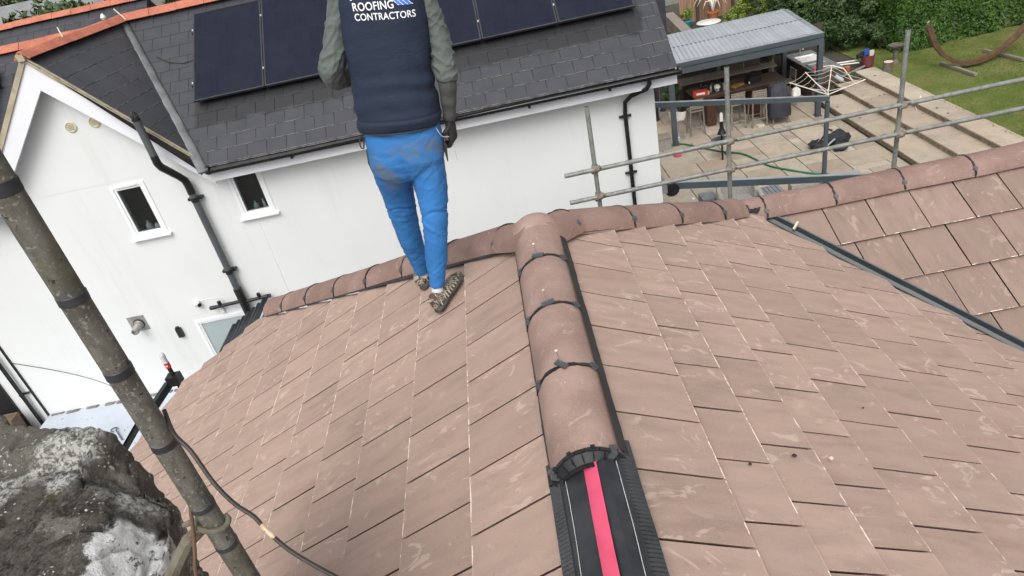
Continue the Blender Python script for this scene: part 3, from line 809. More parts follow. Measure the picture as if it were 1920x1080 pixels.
# eaves gutter and the dark corrugated sheet past the verge
gu = MB(); gx, gz = SLL.P(0, 5.16).x, SLL.P(0, 5.16).z-.03
gs = [(math.cos(a)*.042, math.sin(a)*.042) for a in [math.pi+math.pi*k/10 for k in range(11)]]; gs += [(q*.9, w_*.9) for q, w_ in gs[::-1]]
gu.loft([[Vector((gx+a, y, gz+b)) for a, b in gs] for y in (-2.4, 5.9)]); gu.build('eaves_gutter', 'gutter_black', house)
co_ = MB(); vs = []; fs = []; nu = 36
for i in range(nu+1):
    v = i/nu; s_ = 3.36+.62*v
    for y in (5.80, 6.46): vs.append(SLL.P(y+(.02 if y > 6 else 0), s_, -.055+.016*math.sin(i*1.35)))
for i in range(nu): fs.append((2*i, 2*i+1, 2*i+3, 2*i+2))
co_.add(vs, fs)
o = co_.build('corrugated_sheet', 'grime', None); o.data.materials[0] = MATS['lead_valley']
tag(o, 'dark corrugated sheet at the verge below the soil pipe', 'roof sheet')
m_ = o.modifiers.new('thick', 'SOLIDIFY'); m_.thickness = .006
# wood sliver by the valley, loose nail, bits of mortar
mb = MB(); mb.bar((1.905, 4.60, -1.025), (1.955, 4.645, -.995), .016, .016); tag(mb.build('wood_chip', 'vent_cream', None, False), 'small pale wood sliver lying beside the valley trough', 'wood chip')
def crumb(name, p, r, mat, lab):
    mb = MB(); n = 7; rr = [[Vector(p)+Vector((math.cos(6.283*k/n)*r*q*random.uniform(.7, 1.2), math.sin(6.283*k/n)*r*q*random.uniform(.7, 1.2), h*r)) for k in range(n)] for q, h in ((.8, 0), (1, .3), (.6, .8))]
    mb.loft(rr); tag(mb.build(name, mat, None, False), lab, 'debris')
for (u_, s_, r_, mt, lab) in [(1.93, 1.045, .010, 'nail_head', 'pale mortar crumb on a brown tile, the largest one'), (1.80, .62, .0075, 'coax', 'dark crumb lying on a right slope tile near the ridge'),
                              (1.90, .86, .010, 'coax', 'dark curled scrap on a tile beside the pale mortar crumb'), (2.35, 1.45, .006, 'coax', 'tiny dark crumb on a tile below the valley')]:
    crumb('mortar_crumb', SLR.P(u_, s_, .004), r_, mt, lab)

# ------------------------------------------------------------------ the white neighbour house
YW = 10.5; GZ = -6.1
wh = thing('white_house', 'white rendered house with dark slate roof, red ridge tiles and gable', 'house', (-3, 12, GZ))
def wall_grid(x0, x1, z0, z1, holes, y0, y1):
    xs = sorted({x0, x1, *[h[0] for h in holes], *[h[1] for h in holes]}); zs = sorted({z0, z1, *[h[2] for h in holes], *[h[3] for h in holes]})
    mb = MB(); idx = {}
    def vid(x, y, z):
        k = (x, y, z)
        if k not in idx: idx[k] = len(mb.v); mb.v.append(k)
        return idx[k]
    solid = lambda i, j: 0 <= i < len(xs)-1 and 0 <= j < len(zs)-1 and not any(h[0] <= xs[i] < h[1] and h[2] <= zs[j] < h[3] for h in holes)
    def q(*p): mb.f.append(tuple(vid(*a) for a in p)); mb.m.append(0)
    for i in range(len(xs)-1):
        for j in range(len(zs)-1):
            if not solid(i, j): continue
            a, b, c, d_ = xs[i], xs[i+1], zs[j], zs[j+1]
            q((a, y0, c), (b, y0, c), (b, y0, d_), (a, y0, d_)); q((a, y1, d_), (b, y1, d_), (b, y1, c), (a, y1, c))
            if not solid(i-1, j): q((a, y1, c), (a, y0, c), (a, y0, d_), (a, y1, d_))
            if not solid(i+1, j): q((b, y0, c), (b, y1, c), (b, y1, d_), (b, y0, d_))
            if not solid(i, j-1): q((a, y1, c), (b, y1, c), (b, y0, c), (a, y0, c))
            if not solid(i, j+1): q((a, y0, d_), (b, y0, d_), (b, y1, d_), (a, y1, d_))
    return mb
WIN1 = (-6.36, -5.80, -2.28, -1.36); WIN2 = (-4.55, -4.00, -2.31, -1.47); DOOR = (-6.14, -5.22, -6.1, -3.99)
fw = wall_grid(-12.5, 2.24, GZ, -1.30, [WIN1, WIN2, DOOR], YW, YW+.25)
fw.build('front_wall', 'white_render', wh, False)
ew = MB(); ew.box(1.99, 2.24, YW+.25, 16.2, GZ, -1.31); ew.prism([(1.99, 10.5, -1.31), (1.99, 16.2, -1.31), (1.99, 13.3, .6)], (.25, 0, 0)); ew.build('end_wall', 'white_render', wh, False)
gw = MB(); gw.prism([(-8.15, YW, -1.302), (-4.68, YW, -1.302), (-6.42, YW, .58)], (0, .25, 0)); gw.build('gable_wall', 'white_render', wh, False)
bd = MB(); bd.tube([(-4.345, YW-.001, -2.36), (-4.352, YW-.001, -6.0)], .006, 4); bd.build('render_bead', 'upvc_white', wh)
def window(x0, x1, z0, z1, name='window', pane_mat='pane_glass', items=True):
    f = MB(); t = .055; y0, y1 = YW-.012, YW+.07
    f.box(x0, x0+t, y0, y1, z0, z1); f.box(x1-t, x1, y0, y1, z0, z1); f.box(x0+t, x1-t, y0, y1, z1-t, z1); f.box(x0+t, x1-t, y0, y1, z0, z0+t)
    s_ = .035; a0, a1, c0, c1 = x0+t, x1-t, z0+t, z1-t
    f.box(a0, a0+s_, y0+.012, y1-.01, c0, c1); f.box(a1-s_, a1, y0+.012, y1-.01, c0, c1); f.box(a0+s_, a1-s_, y0+.012, y1-.01, c1-s_, c1); f.box(a0+s_, a1-s_, y0+.012, y1-.01, c0, c0+s_)
    o = f.build(name, 'upvc_white', wh, False)
    p = MB(); p.box(a0+s_-.005, a1-s_+.005, y0+.030, y0+.042, c0+s_-.005, c1-s_+.005); p.build('pane', pane_mat, o, False)
    if name == 'window':
        s2 = MB(); s2.prism([(x0-.045, YW-.075, z0-.030), (x0-.045, YW-.075, z0-.010), (x0-.045, YW+.02, z0+.004), (x0-.045, YW+.02, z0-.030)], (x1-x0+.09, 0, 0)); s2.build('sill', 'upvc_white', o, False)
        v = MB(); v.box(x0+.12, x1-.12, y0-.014, y0-.001, z1-.045, z1-.020); v.build('trickle_vent', 'upvc_white', o, False)
    rm = MB(); e = .45
    rm.add([(x0, YW+.08, z0), (x1, YW+.08, z0), (x1, YW+.08, z1), (x0, YW+.08, z1), (x0-.3, YW+.08+e, z0-.02), (x1+.3, YW+.08+e, z0-.02), (x1+.3, YW+.08+e, z1+.02), (x0-.3, YW+.08+e, z1+.02)],
           [(4, 5, 6, 7), (0, 1, 5, 4), (1, 2, 6, 5), (2, 3, 7, 6), (3, 0, 4, 7)])
    rm.build('room_interior', 'room_dark', o, False, fix=False)
    return o
w1 = window(*WIN1); w2 = window(*WIN2)
def ledge_thing(name, mb, mat, lab, cat): return tag(mb.build(name, mat, None), lab, cat)
for i, (x, y, z, r, h, mt, lab) in enumerate([(-6.14, 10.66, -2.28, .055, .20, 'frosted', 'grey bottle behind the gable window glass, tallest of three'), (-6.03, 10.68, -2.28, .045, .13, 'white_plastic', 'short pale pot behind the gable window glass'),
                                             (-5.95, 10.65, -2.28, .030, .17, 'white_plastic', 'slim white bottle behind the gable window glass'), (-4.34, 10.66, -2.31, .045, .18, 'frosted', 'grey bottle behind the window glass under the gutter'),
                                             (-4.20, 10.65, -2.31, .022, .20, 'white_plastic', 'slim white brush holder behind the window glass under the gutter')]):
    mb = MB(); mb.lathe((x, y, z), [(r, 0), (r, h*.6), (r*.8, h*.75), (r*.35, h*.85), (r*.4, h)], 12); ledge_thing('toiletry_bottle', mb, mt, lab, 'bottle')
dr = window(DOOR[0], DOOR[1], DOOR[2], DOOR[3], 'door', 'frosted')
h_ = MB(); h_.box(-5.30, -5.27, YW-.05, YW-.012, -5.2, -5.0); h_.build('handle', 'alu', dr, False)
# roof planes
TP = math.tan(R(37)); E0 = Vector((0, 10.12, -1.24))
RIDZ = .70; RIDY = E0.y+(RIDZ-E0.z)/TP
MS = Slope((0, RIDY, RIDZ), (1, 0, 0), (0, -1, -TP))
slen = MS.uv((0, E0.y, E0.z))[1]
GA, GB = Vector((-6.42, 10.29, .725)), Vector((-6.04, RIDY, RIDZ+.01)); GE = Vector((-4.64, 10.29, -1.255))
GS = Slope(GA, GB-GA, GE-GA)
# valley between the gable slope and the main slope
def plane_line(n1, p1, n2, p2):
    d = n1.cross(n2).normalized(); A = Matrix((n1, n2, d)); return A.inverted() @ Vector((n1.dot(p1), n2.dot(p2), 0)), d
vp, vd2 = plane_line(GS.en, GA, MS.en, MS.O)
if vd2.z < 0: vd2 = -vd2
vT = vp+vd2*((RIDZ-vp.z)/vd2.z); vBt = vp+vd2*((-1.30-vp.z)/vd2.z)
def und2(pts, slope, name='roof_slope', par=None):
    mb = MB(); mb.prism([Vector(p)+slope.en*-.03 for p in pts], slope.en*-.05); return mb.build(name, 'underlay', par or wh, False)
ms1 = und2([vT, (2.5, RIDY, RIDZ), (2.5, E0.y, E0.z), vBt], MS)
gs1 = und2([GA, vT, vBt, GE], GS)
LS = Slope((0, RIDY, RIDZ-.06), (1, 0, 0), (0, -1, -TP))
ms2 = und2([(-14, RIDY, RIDZ-.06), (-6.2, RIDY, RIDZ-.06), (-8.0, 11.0, RIDZ-.06-(RIDY-11.0)*TP), (-8.2, E0.y, E0.z-.06), (-14, E0.y, E0.z-.06)], LS)
bk = MB(); bk.add([(-14, RIDY, RIDZ-.05), (2.5, RIDY, RIDZ-.05), (2.5, RIDY+3.5, RIDZ-2.6), (-14, RIDY+3.5, RIDZ-2.6)], [(0, 1, 2, 3)]); bk.build('rear_slope', 'slate', wh, False)
def courses(slen_, g_, wdt, s0=.06):
    out = []; a = s0; i = 0
    while a < slen_-.02:
        b = min(a+g_, slen_) ; out.append((a, b, (i % 2)*wdt/2+random.uniform(-.01, .01))); a = b; i += 1
    return out
GG = .243
first = slen - GG*math.floor((slen-.02)/GG)
cutM = [half(MS, vT+Vector((.09, 0, 0)), vBt+Vector((.09, 0, 0)), (0, 11.5, 0))]
def not_under_panel(c): return not (-4.66 < c.x < 2.1 and c.y > 11.35)
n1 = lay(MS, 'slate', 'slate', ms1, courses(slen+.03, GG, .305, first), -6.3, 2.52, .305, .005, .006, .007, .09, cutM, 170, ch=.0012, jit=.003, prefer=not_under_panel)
gl_ = GS.uv(GE)[1]
cutG = [half(GS, vT+Vector((-.06, -.03, 0)), vBt+Vector((-.06, -.03, 0)), GS.P(.3, .8)), half(GS, GA+Vector((0, -.04, 0)), GE+Vector((0, -.04, 0)), GS.P(1, .3))]
n2 = lay(GS, 'slate', 'slate', gs1, courses(gl_+.06, .245, .29, .02), -.2, 3.0, .29, .005, .006, .007, .09, cutG, 90, ch=.0012, jit=.003)
n3 = lay(LS, 'slate', 'slate', ms2, courses(slen+.03, GG, .305, first), -12, -6.9, .305, .005, .006, .007, .09, [half(LS, (-6.4, RIDY, RIDZ), (-8.35, E0.y, E0.z), (-10, 11.5, 0))], 25, ch=.0012, jit=.003, prefer=lambda c: c.y > 11.9 and c.x > -8.6)
# lead-grey roll down the valley
vr = MB(); dv = (vBt-vT); upn = (GS.en+MS.en).normalized(); sdv = dv.normalized().cross(upn)
rings = []
for i in range(25):
    p = vT+dv*(i/24*1.005); wv = .055+.008*noise.noise(Vector((i*.7, 0, 0)))+.018*(i/24)
    rings.append([p+sdv*a*wv/.055+upn*(b+.006*noise.noise(Vector((i*.9, a*30, 2)))) for a, b in ((-.062, .0), (-.05, .022), (-.02, .030), (.02, .034), (.05, .022), (.062, .0), (.03, -.01), (-.03, -.01))])
vr.loft(rings); vr.build('valley_flashing', 'lead', wh, True, 50)
# red ridge tiles
def red_ridge(A, B, step, parent, hw=.13, ht=.10):
    A, B = Vector(A), Vector(B); d = (B-A).normalized(); L = (B-A).length; k = max(1, round(L/step))
    for i in range(k):
        a = A+d*(L*i/k); b = A+d*(L*(i+.985)/k)
        mb = MB(); s2 = d.cross(Vector((0, 0, 1))).normalized(); j = Vector((0, 0, random.uniform(-.006, .006)))
        mb.loft([[p+j+s2*x+Vector((0, 0, z)) for x, z in ((-hw, -ht), (-.035, -.008), (0, .004), (.035, -.008), (hw, -ht), (hw-.02, -ht-.012), (0, -.018), (-hw+.02, -ht-.012))] for p in (a, b)])
        mb.build('ridge_tile', 'red_clay', parent, True, 25)
red_ridge(GA+Vector((-.005, -.05, .075)), GB+Vector((0, 0, .08)), .46, wh)
red_ridge(GB+Vector((.05, 0, .085)), (2.5, RIDY, RIDZ+.085), .46, wh)
red_ridge((-12, RIDY, RIDZ+.01), (-6.45, RIDY, RIDZ+.01), .46, wh)
# bargeboards with their verge strip
def barge(A, B, dn):
    A, B = Vector(A), Vector(B); d = (B-A).normalized(); n_ = Vector((-d.z, 0, d.x)); n_ = n_ if n_.z < 0 else -n_
    mb = MB(); mb.prism([A, B, B+n_*.19/abs(n_.z)*.75*0+Vector((0, 0, -.29)), A+Vector((0, 0, -.43))], (0, .035, 0)); mb.build('bargeboard', 'fascia_white', wh, False)
    v = MB(); v.bar(A+Vector((0, -.005, .012)), B+Vector((0, -.005, .012)), .07, .036, (0, -1, 0)); v.build('verge_strip', 'verge_beige', wh, False)
    s2 = MB(); s2.prism([A+Vector((0, .036, -.10)), B+Vector((0, .036, -.10)), B+Vector((0, YW-10.28, -.10)), A+Vector((0, YW-10.28, -.10))], (0, 0, -.02)); s2.build('soffit', 'fascia_white', wh, False)
barge((-6.43, 10.28, .684), (-4.635, 10.28, -1.315), 1); barge((-6.43, 10.278, .684), (-8.26, 10.278, -1.335), -1)
cp = MB(); cp.bar((-6.435, 10.22, .72), (-6.42, 10.35, .72), .11, .09); cp.build('apex_mortar', 'verge_beige', wh, False)
# eaves: fascia, soffit, gutter, brackets, downpipe
fa = MB(); fa.box(-4.60, 2.50, 10.19, 10.22, -1.52, -1.30); fa.build('fascia', 'fascia_white', wh, False)
sf = MB(); sf.box(-4.60, 2.50, 10.22, YW, -1.50, -1.48); sf.build('soffit', 'fascia_white', wh, False)
fe = MB(); fe.prism([(2.50, 10.19, -1.30), (2.50, 10.19, -1.52), (2.50, RIDY, .40), (2.50, RIDY, .62)], (.03, 0, 0)); fe.build('end_bargeboard', 'fascia_white', wh, False)
gt = MB(); gs = [(math.cos(a)*.062, math.sin(a)*.062) for a in [math.pi+math.pi*k/10 for k in range(11)]]; gs += [(a*.88, b*.88) for a, b in gs[::-1]]
gt.loft([[Vector((x, 10.085+a, -1.300+b)) for a, b in gs] for x in (-4.60, 2.57)]); gt.build('gutter', 'gutter_black', wh)
for x in [-4.58, -3.3, -2.1, -.9, .3, 1.5, 2.54]:
    b_ = MB(); b_.lathe((x, 10.085, -1.300), [(.070, -.02), (.070, .02)], 14, (1, 0, 0)) if x in (-4.58, 2.54) else b_.box(x-.02, x+.02, 10.015, 10.19, -1.375, -1.345)
    b_.build('gutter_bracket', 'gutter_black', wh)
dp = MB(); dp.tube([(2.10, 10.12, -1.33), (2.10, 10.12, -1.42), (2.06, 10.16, -1.50), (1.86, 10.36, -1.62), (1.77, 10.43, -1.72), (1.755, 10.44, -1.90), (1.755, 10.44, GZ)], .034, 12); d_o = dp.build('downpipe', 'gutter_black', wh)
for z in (-1.95, -2.9, -3.9, -4.9):
    b_ = MB(); b_.lathe((1.755, 10.44, z), [(.042, -.025), (.042, .025)], 12); b_.box(1.66, 1.85, 10.455, 10.495, z-.015, z+.015); b_.build('pipe_clip', 'gutter_black', d_o)
# soil pipe with its caged vent, offset bend and branches
sp = MB(); sp.tube([(-5.115, 10.39, -4.9), (-5.115, 10.39, -1.62)], .055, 16); s_o = sp.build('soil_pipe', 'soil_grey', wh)
s2 = MB(); s2.tube([(-5.22, 10.02, -.92), (-5.22, 10.02, -.36)], .054, 16); s2.build('vent_stack', 'soil_grey', s_o)
ob = MB(); ob.tube([(-5.22, 10.02, -.90), (-5.22, 10.02, -1.02), (-5.215, 10.06, -1.10), (-5.15, 10.30, -1.36), (-5.12, 10.37, -1.46), (-5.115, 10.39, -1.56), (-5.115, 10.39, -1.70)], [.056, .059, .059, .056, .059, .060, .062], 16); ob.build('offset_bend', 'soil_black', s_o)
cg = MB(); cg.lathe((-5.22, 10.02, -.37), [(.058, 0), (.058, .04), (.045, .045)], 14)
for k in range(8):
    a = k*math.pi/4; cg.tube([(-5.22+.048*math.cos(a), 10.02+.048*math.sin(a), -.33), (-5.22+.044*math.cos(a), 10.02+.044*math.sin(a), -.28), (-5.22+.02*math.cos(a), 10.02+.02*math.sin(a), -.245), (-5.22, 10.02, -.24)], .006, 5)
cg.build('vent_cage', 'soil_black', s_o)
for z in (-1.80, -3.14):
    b_ = MB(); b_.lathe((-5.115, 10.39, z), [(.066, -.035), (.066, .035)], 14); b_.box(-5.23, -5.0, 10.40, 10.49, z-.02, z+.02); b_.build('pipe_clip', 'soil_black', s_o)
br = MB(); br.lathe((-5.115, 10.39, -3.72), [(.066, -.38), (.070, -.36), (.070, .22), (.066, .24)], 16); br.build('branch_collar', 'soil_black', s_o)
for a, b in (((-5.66, 10.40, -3.76), (-5.17, 10.39, -3.74)), ((-5.06, 10.39, -3.76), (-4.68, 10.40, -3.75))):
    b_ = MB(); b_.tube([a, b], .030, 10); e = a if a[0] < -5.3 else b; b_.lathe(e, [(.036, -.05), (.036, .05)], 10, (1, 0, 0)); b_.tube([(e[0]+.14*(1 if e is a else -1), 10.40, -3.76), (e[0]+.14*(1 if e is a else -1), 10.40, -3.66)], .034, 8); b_.build('branch_pipe', 'soil_black', s_o)
# small fittings on the wall
for x in (-6.425, -6.06):
    v = MB(); v.lathe((x, YW, -.36), [(.085, -.001), (.085, .012), (.07, .022), (.062, .010), (.012, .008)], 20, (0, -1, 0)); vo = v.build('round_vent', 'vent_cream', wh)
    for k in range(4): sl_ = MB(); sl_.box(x-.05, x+.05, YW-.016, YW-.012, -.40+.022*k, -.392+.022*k); sl_.build('louvre', 'verge_beige', vo, False)
fl = MB(); fl.box(-7.22, -6.92, YW-.008, YW, -3.97, -3.67); flo = fl.build('flue_plate', 'steel_plate', wh, False)
ft = MB(); ft.lathe((-7.06, YW-.008, -3.83), [(.085, 0), (.085, .02), (.066, .03), (.066, .10)] + [(.066 if k % 2 else .060, .11+.014*k) for k in range(8)] + [(.058, .23), (.045, .235), (.04, .20)], 18, (0, -1, -.12)); ft.build('flue_terminal', 'steel_plate', flo)
fc = MB(); fc.lathe((-7.06, YW-.009, -3.83), [(.098, 0), (.098, .014)], 18, (0, -1, 0)); fc.build('flue_collar', 'soil_black', flo)
bl = MB(); bl.box(-6.50, -6.41, YW-.06, YW, -4.24, -4.06); bl.box(-6.49, -6.44, YW-.05, YW, -4.06, -4.03); bl.build('wall_light', 'soil_black', wh, False)
sn = MB(); sn.lathe((-5.93, YW, -3.64), [(.04, 0), (.05, .03), (.05, .09), (.035, .11)], 14, (.3, -1, -.2)); sno = sn.build('sensor', 'white_plastic', wh)
sn = MB(); sn.lathe((-5.90, YW-.06, -3.66), [(.034, 0), (.034, .05), (.02, .055)], 12, (.8, -.6, -.1)); sn.build('lens', 'soil_black', sno)
sn = MB(); sn.box(-5.60, -5.53, YW-.05, YW, -3.92, -3.82); sn.lathe((-5.55, YW-.04, -3.80), [(.03, 0), (.035, .05), (.02, .07)], 10, (.2, -1, .3)); sn.build('camera_bracket', 'white_plastic', wh)
cb = MB(); cb.tube([(-5.88, YW-.005, -3.64), (-5.70, YW-.005, -3.62), (-5.50, YW-.01, -3.66), (-5.46, YW-.02, -3.78), (-5.54, YW-.02, -3.82)], .005, 5); cb.build('wall_cable', 'white_plastic', wh)
# left end of the wall: black downpipe, white strip, cable, plinth
lp_ = MB(); lp_.tube([(-9.72, 10.43, -1.4), (-9.72, 10.43, GZ)], .034, 10); lpo = lp_.build('downpipe', 'gutter_black', wh)
for z in (-4.75, -3.2): b_ = MB(); b_.lathe((-9.72, 10.43, z), [(.042, -.02), (.042, .02)], 10); b_.box(-9.74, -9.60, 10.45, 10.49, z-.012, z+.012); b_.build('pipe_clip', 'gutter_black', lpo)
js = MB(); js.box(-9.575, -9.545, YW-.03, YW, GZ, -1.4); js.build('jamb_strip', 'gutter_black', wh, False)
dk = MB(); dk.box(-11.2, -10.0, YW-.04, YW, GZ, -3.6); dk.build('dark_door', 'black_plastic', wh, False)
cbl = MB(); pts = []
for k in range(17):
    q = k/16; pts.append((-9.55+2.45*q, YW-.02-.9*q**3, -4.08-1.06*q-.05*math.sin(math.pi*q)))
cbl.tube(pts, .006, 5); tag(cbl.build('wall_cable', 'coax', None), 'thin grey cable strung across the white wall to the post', 'cable')
# pale low flat roof / board beside the wall with its grubby edge
pb = MB(); pb.prism([(-9.55, YW-.005, -5.40), (-6.6, YW-.005, -5.40), (-6.6, 7.6, -5.40), (-9.55, 7.6, -5.40)], (0, 0, .06)); pbo = pb.build('flat_roof', 'pale_board', None, False)
tag(pbo, 'pale blue white flat roof board at the foot of the white wall', 'flat roof'); pbo['kind'] = 'thing'
ge = MB(); x = -9.5
while x < -6.7:
    l = random.uniform(.1, .4); ge.prism([(x, YW-.010, -5.338), (x+l, YW-.010, -5.338), (x+l-.02, YW-.05-random.uniform(0, .05), -5.338), (x+.02, YW-.04-random.uniform(0, .06), -5.338)], (0, 0, .012)); x += l+random.uniform(.0, .12)
stuff(ge.build('edge_dirt', 'grime', pbo, False))
sc_ = MB()
for k in range(34):
    x, y = random.uniform(-9.3, -6.8), random.uniform(8.6, 10.4); r_ = random.uniform(.003, .013); a = random.uniform(0, 3)
    sc_.obox((x, y, -5.337), (r_*2*math.cos(a), r_*2*math.sin(a), 0), (-r_*.4*math.sin(a), r_*.4*math.cos(a), 0), (0, 0, .002))
stuff(sc_.build('scuffs', 'grime', pbo, False))
hk = MB(); ctr = Vector((-7.88, 9.60, -5.32)); pts = [ctr+Vector((.055*math.cos(a), .055*math.sin(a), .012)) for a in [R(d_) for d_ in range(-30, 300, 22)]]
hk.tube(pts, .011, 6); hk.tube([ctr+Vector((.05, -.03, .012)), (-7.60, 9.28, -5.315)], [.011, .014], 6); tag(hk.build('iron_hook', 'soil_grey', None), 'dark iron hook lying on the pale flat roof', 'hook')
# brown boxes and dark bin at the lower left of the wall
for i, (x, lab) in enumerate([(-10.33, 'weathered brown planter box, left of two by the wall'), (-9.98, 'weathered brown planter box, right of two beside the downpipe')]):
    mb = MB(); mb.loft([[(x-q*.16, 10.12-q*.12, z), (x+q*.16, 10.12-q*.12, z), (x+q*.16, 10.12+q*.12, z), (x-q*.16, 10.12+q*.12, z)] for q, z in ((.9, GZ), (1.0, -5.05), (1.05, -5.02), (1.05, -4.97), (.85, -4.97), (.82, -5.04))])
    tag(mb.build('planter_box', 'brown_box', None, False), lab, 'planter')
# solar panels on the main slope
def panel(x0, x1, s0, s1, slope, lab):
    pn = thing('solar_panel', lab, 'solar panel', slope.P((x0+x1)/2, s1, .02), 'solar panels on the white house')
    fr = MB(); t = .022
    for a, b, c, d_ in ((x0, x1, s0, s0+t), (x0, x1, s1-t, s1), (x0, x0+t, s0+t, s1-t), (x1-t, x1, s0+t, s1-t)):
        fr.hexa([slope.P(a, c, .085), slope.P(b, c, .085), slope.P(b, d_, .085), slope.P(a, d_, .085), slope.P(a, c, .122), slope.P(b, c, .122), slope.P(b, d_, .122), slope.P(a, d_, .122)])
    fr.build('frame', 'panel_frame', pn, False)
    gp = MB(); gp.hexa([slope.P(a, b, n_) for n_ in (.095, .118) for a, b in ((x0+t, s0+t), (x1-t, s0+t), (x1-t, s1-t), (x0+t, s1-t))]); gp.build('cell_sheet', 'solar_cells', pn, False)
    for b in (s0+.35, s1-.35):
        for x in (x0-.008,):
            c_ = MB(); c_.obox(slope.P(x, b, .115), slope.eu*.010, slope.es*.018, slope.en*.012); c_.build('clamp', 'alu', pn, False)
            r_ = MB(); r_.obox(slope.P((x0+x1)/2, b, .055), slope.eu*((x1-x0)/2+.05), slope.es*.02, slope.en*.022); r_.build('rail', 'gutter_black', pn, False)
    return pn
sB = MS.uv((0, 11.02, MS.O.z-(RIDY-11.02)*TP))[1]; sT = sB-1.76
xs_ = [-4.74, -3.60, -2.46, -1.35, -.19, .99, 2.17]
names = ['solar panel beside the grey valley roll, first of the row', 'second solar panel of the row, left of the man', 'third solar panel, mostly hidden behind the man', 'fourth solar panel, showing right of the man', 'fifth solar panel of the row, second from the end verge', 'last solar panel of the row, nearest the end verge and pergola']
for i in range(6): panel(xs_[i]+.006, xs_[i+1]-.006, sT, sB, MS, names[i])
panel(-9.3, -8.13, .45, 2.15, LS, 'solar panel edge left of the white gable')
cbp = MB(); cbp.tube([MS.P(-5.42, .95, .02), MS.P(-5.2, 1.12, .012), MS.P(-4.95, 1.20, .012), MS.P(-4.74, 1.17, .03)], .008, 5); tag(cbp.build('panel_cable', 'coax', None), 'black cable from the valley roll to the first solar panel', 'cable')
# rear roof of the same house row, seen above the ridge
rr = thing('rear_house', 'rear slate roof with a red ridge behind the white gable', 'house', (-9, 17, GZ))
TR_ = math.tan(R(38)); RS = Slope((0, 17.0, .70), (1, 0, 0), (0, -1, -TR_))
rs1 = und2([(-16, 17, .70), (-7.3, 17, .70), (-7.3, 14.2, .70-2.8*TR_), (-16, 14.2, .70-2.8*TR_)], RS, par=rr)
lay(RS, 'slate', 'slate', rs1, courses(3.4, .27, .36, .03), -16, -7.3, .36, .006, .007, .008, .09, [], 40, ch=.0012, jit=.003, prefer=lambda c: c.z > -.2)
red_ridge((-13.5, 17.0, .785), (-7.2, 17.0, .785), .46, rr)
rb = MB(); rb.box(-15.8, -7.5, 14.5, 19.5, GZ, -1.7); rb.build('wall', 'white_render', rr, False)
rf = MB(); rf.add([(-16, 17.02, .66), (-7.3, 17.02, .66), (-7.3, 20, -1.7), (-16, 20, -1.7)], [(0, 1, 2, 3)]); rf.build('far_slope', 'slate', rr, False)

for (p, q, lab) in [((-6.19, 11.02, .93), (-6.12, 10.90, .80), 'thin pale stick lying on the gable ridge'), ((-6.02, 12.55, .90), (-5.86, 12.45, .72), 'thin pale stick at the ridge junction')]:
    mb = MB(); mb.bar(p, q, .014, .014); tag(mb.build('wood_sliver', 'vent_cream', None, False), lab, 'stick')
mb = MB(); mb.lathe((-6.12, 12.3, .80), [(.03, 0), (.045, .03), (.03, .07), (.01, .09)], 8); tag(mb.build('mortar_lump', 'white_plastic', None), 'white mortar lump on the gable ridge', 'mortar')

# ------------------------------------------------------------------ back garden: patio, steps, lawn
structure(MB().box(-14, 9.14, 6.5, 26, -6.34, -6.135).build('patio_bed', 'joint_earth', smooth=False))
patio = MB(); patio.box(2.3, 9.13, 10.6, 24, -6.134, -6.125); patio = structure(patio.build('patio', 'joint_earth', smooth=False))
def slab(x0, x1, y0, y1, z, parent, th=.03, name='paving_slab'):
    mb = MB(); j = random.uniform(-.004, .004); c = .006
    P = [(x0, y0), (x1, y0), (x1, y1), (x0, y1)]
    rings = [[(x, y, z-th) for x, y in P], [(x, y, z+j-c) for x, y in P], [(x+(c if x == x0 else -c), y+(c if y == y0 else -c), z+j) for x, y in P]]
    mb.loft(rings); return mb.build(name, 'sandstone_paving', parent, False)
# random coursed bond: a packed grid of slabs of mixed sizes
U = .29; NX, NY = 23, 44; occ = np.zeros((NX, NY), bool); X0, Y0 = 2.42, 11.0
sizes = [(2, 3), (3, 2), (2, 2), (3, 3), (2, 1), (1, 2), (1, 1), (4, 3), (3, 1)]
for iy in range(NY):
    for ix in range(NX):
        if occ[ix, iy]: continue
        opts = [s_ for s_ in sizes if ix+s_[0] <= NX and iy+s_[1] <= NY and not occ[ix:ix+s_[0], iy:iy+s_[1]].any()]
        a, b = random.choices(opts, [s_[0]*s_[1]+.3 for s_ in opts])[0]
        occ[ix:ix+a, iy:iy+b] = True; gj = .011
        slab(X0+ix*U+gj, min(X0+(ix+a)*U-gj, 9.125), Y0+iy*U+gj, Y0+(iy+b)*U-gj, -6.10, patio)
# three long steps up to the lawn
def step(xf, xb, z, y0, y1, lab):
    st = thing('garden_step', lab, 'step', (xf, (y0+y1)/2, z-.2), 'garden steps')
    b_ = MB(); b_.box(xf+.03, xb, y0, y1, z-.40, z-.036); b_.build('core', 'joint_earth', st, False)
    y = y0
    while y < y1-.05:       # riser stones
        l = min(random.uniform(.35, .8), y1-y); mb = MB(); j = random.uniform(0, .012)
        mb.box(xf+.012+j, xf+.075, y+.004, y+l-.004, z-.165, z-.037); mb.build('riser_stone', 'riser_stone', st, False); y += l
    y = y0
    while y < y1-.05:
        l = min(random.choice([.58, .87, .87, .4]), y1-y); slab(xf-.015, xb+.035, y+.006, y+l-.006, z, st, .036, 'tread_slab'); y += l
step(9.12, 9.85, -5.94, 12.2, 19.75, 'lowest long sandstone step beside the patio')
step(9.84, 10.56, -5.78, 12.2, 20.2, 'middle long sandstone step of the three')
step(10.56, 11.14, -5.62, 12.2, 20.55, 'top sandstone step along the lawn edge')
bd_ = MB(); bd_.box(9.12, 11.2, 20.2, 24.5, -6.3, -5.66); structure(bd_.build('planting_bed', 'earth', smooth=False))
lw = MB(); nxl, nyl = 40, 40; vs = []; fs = []
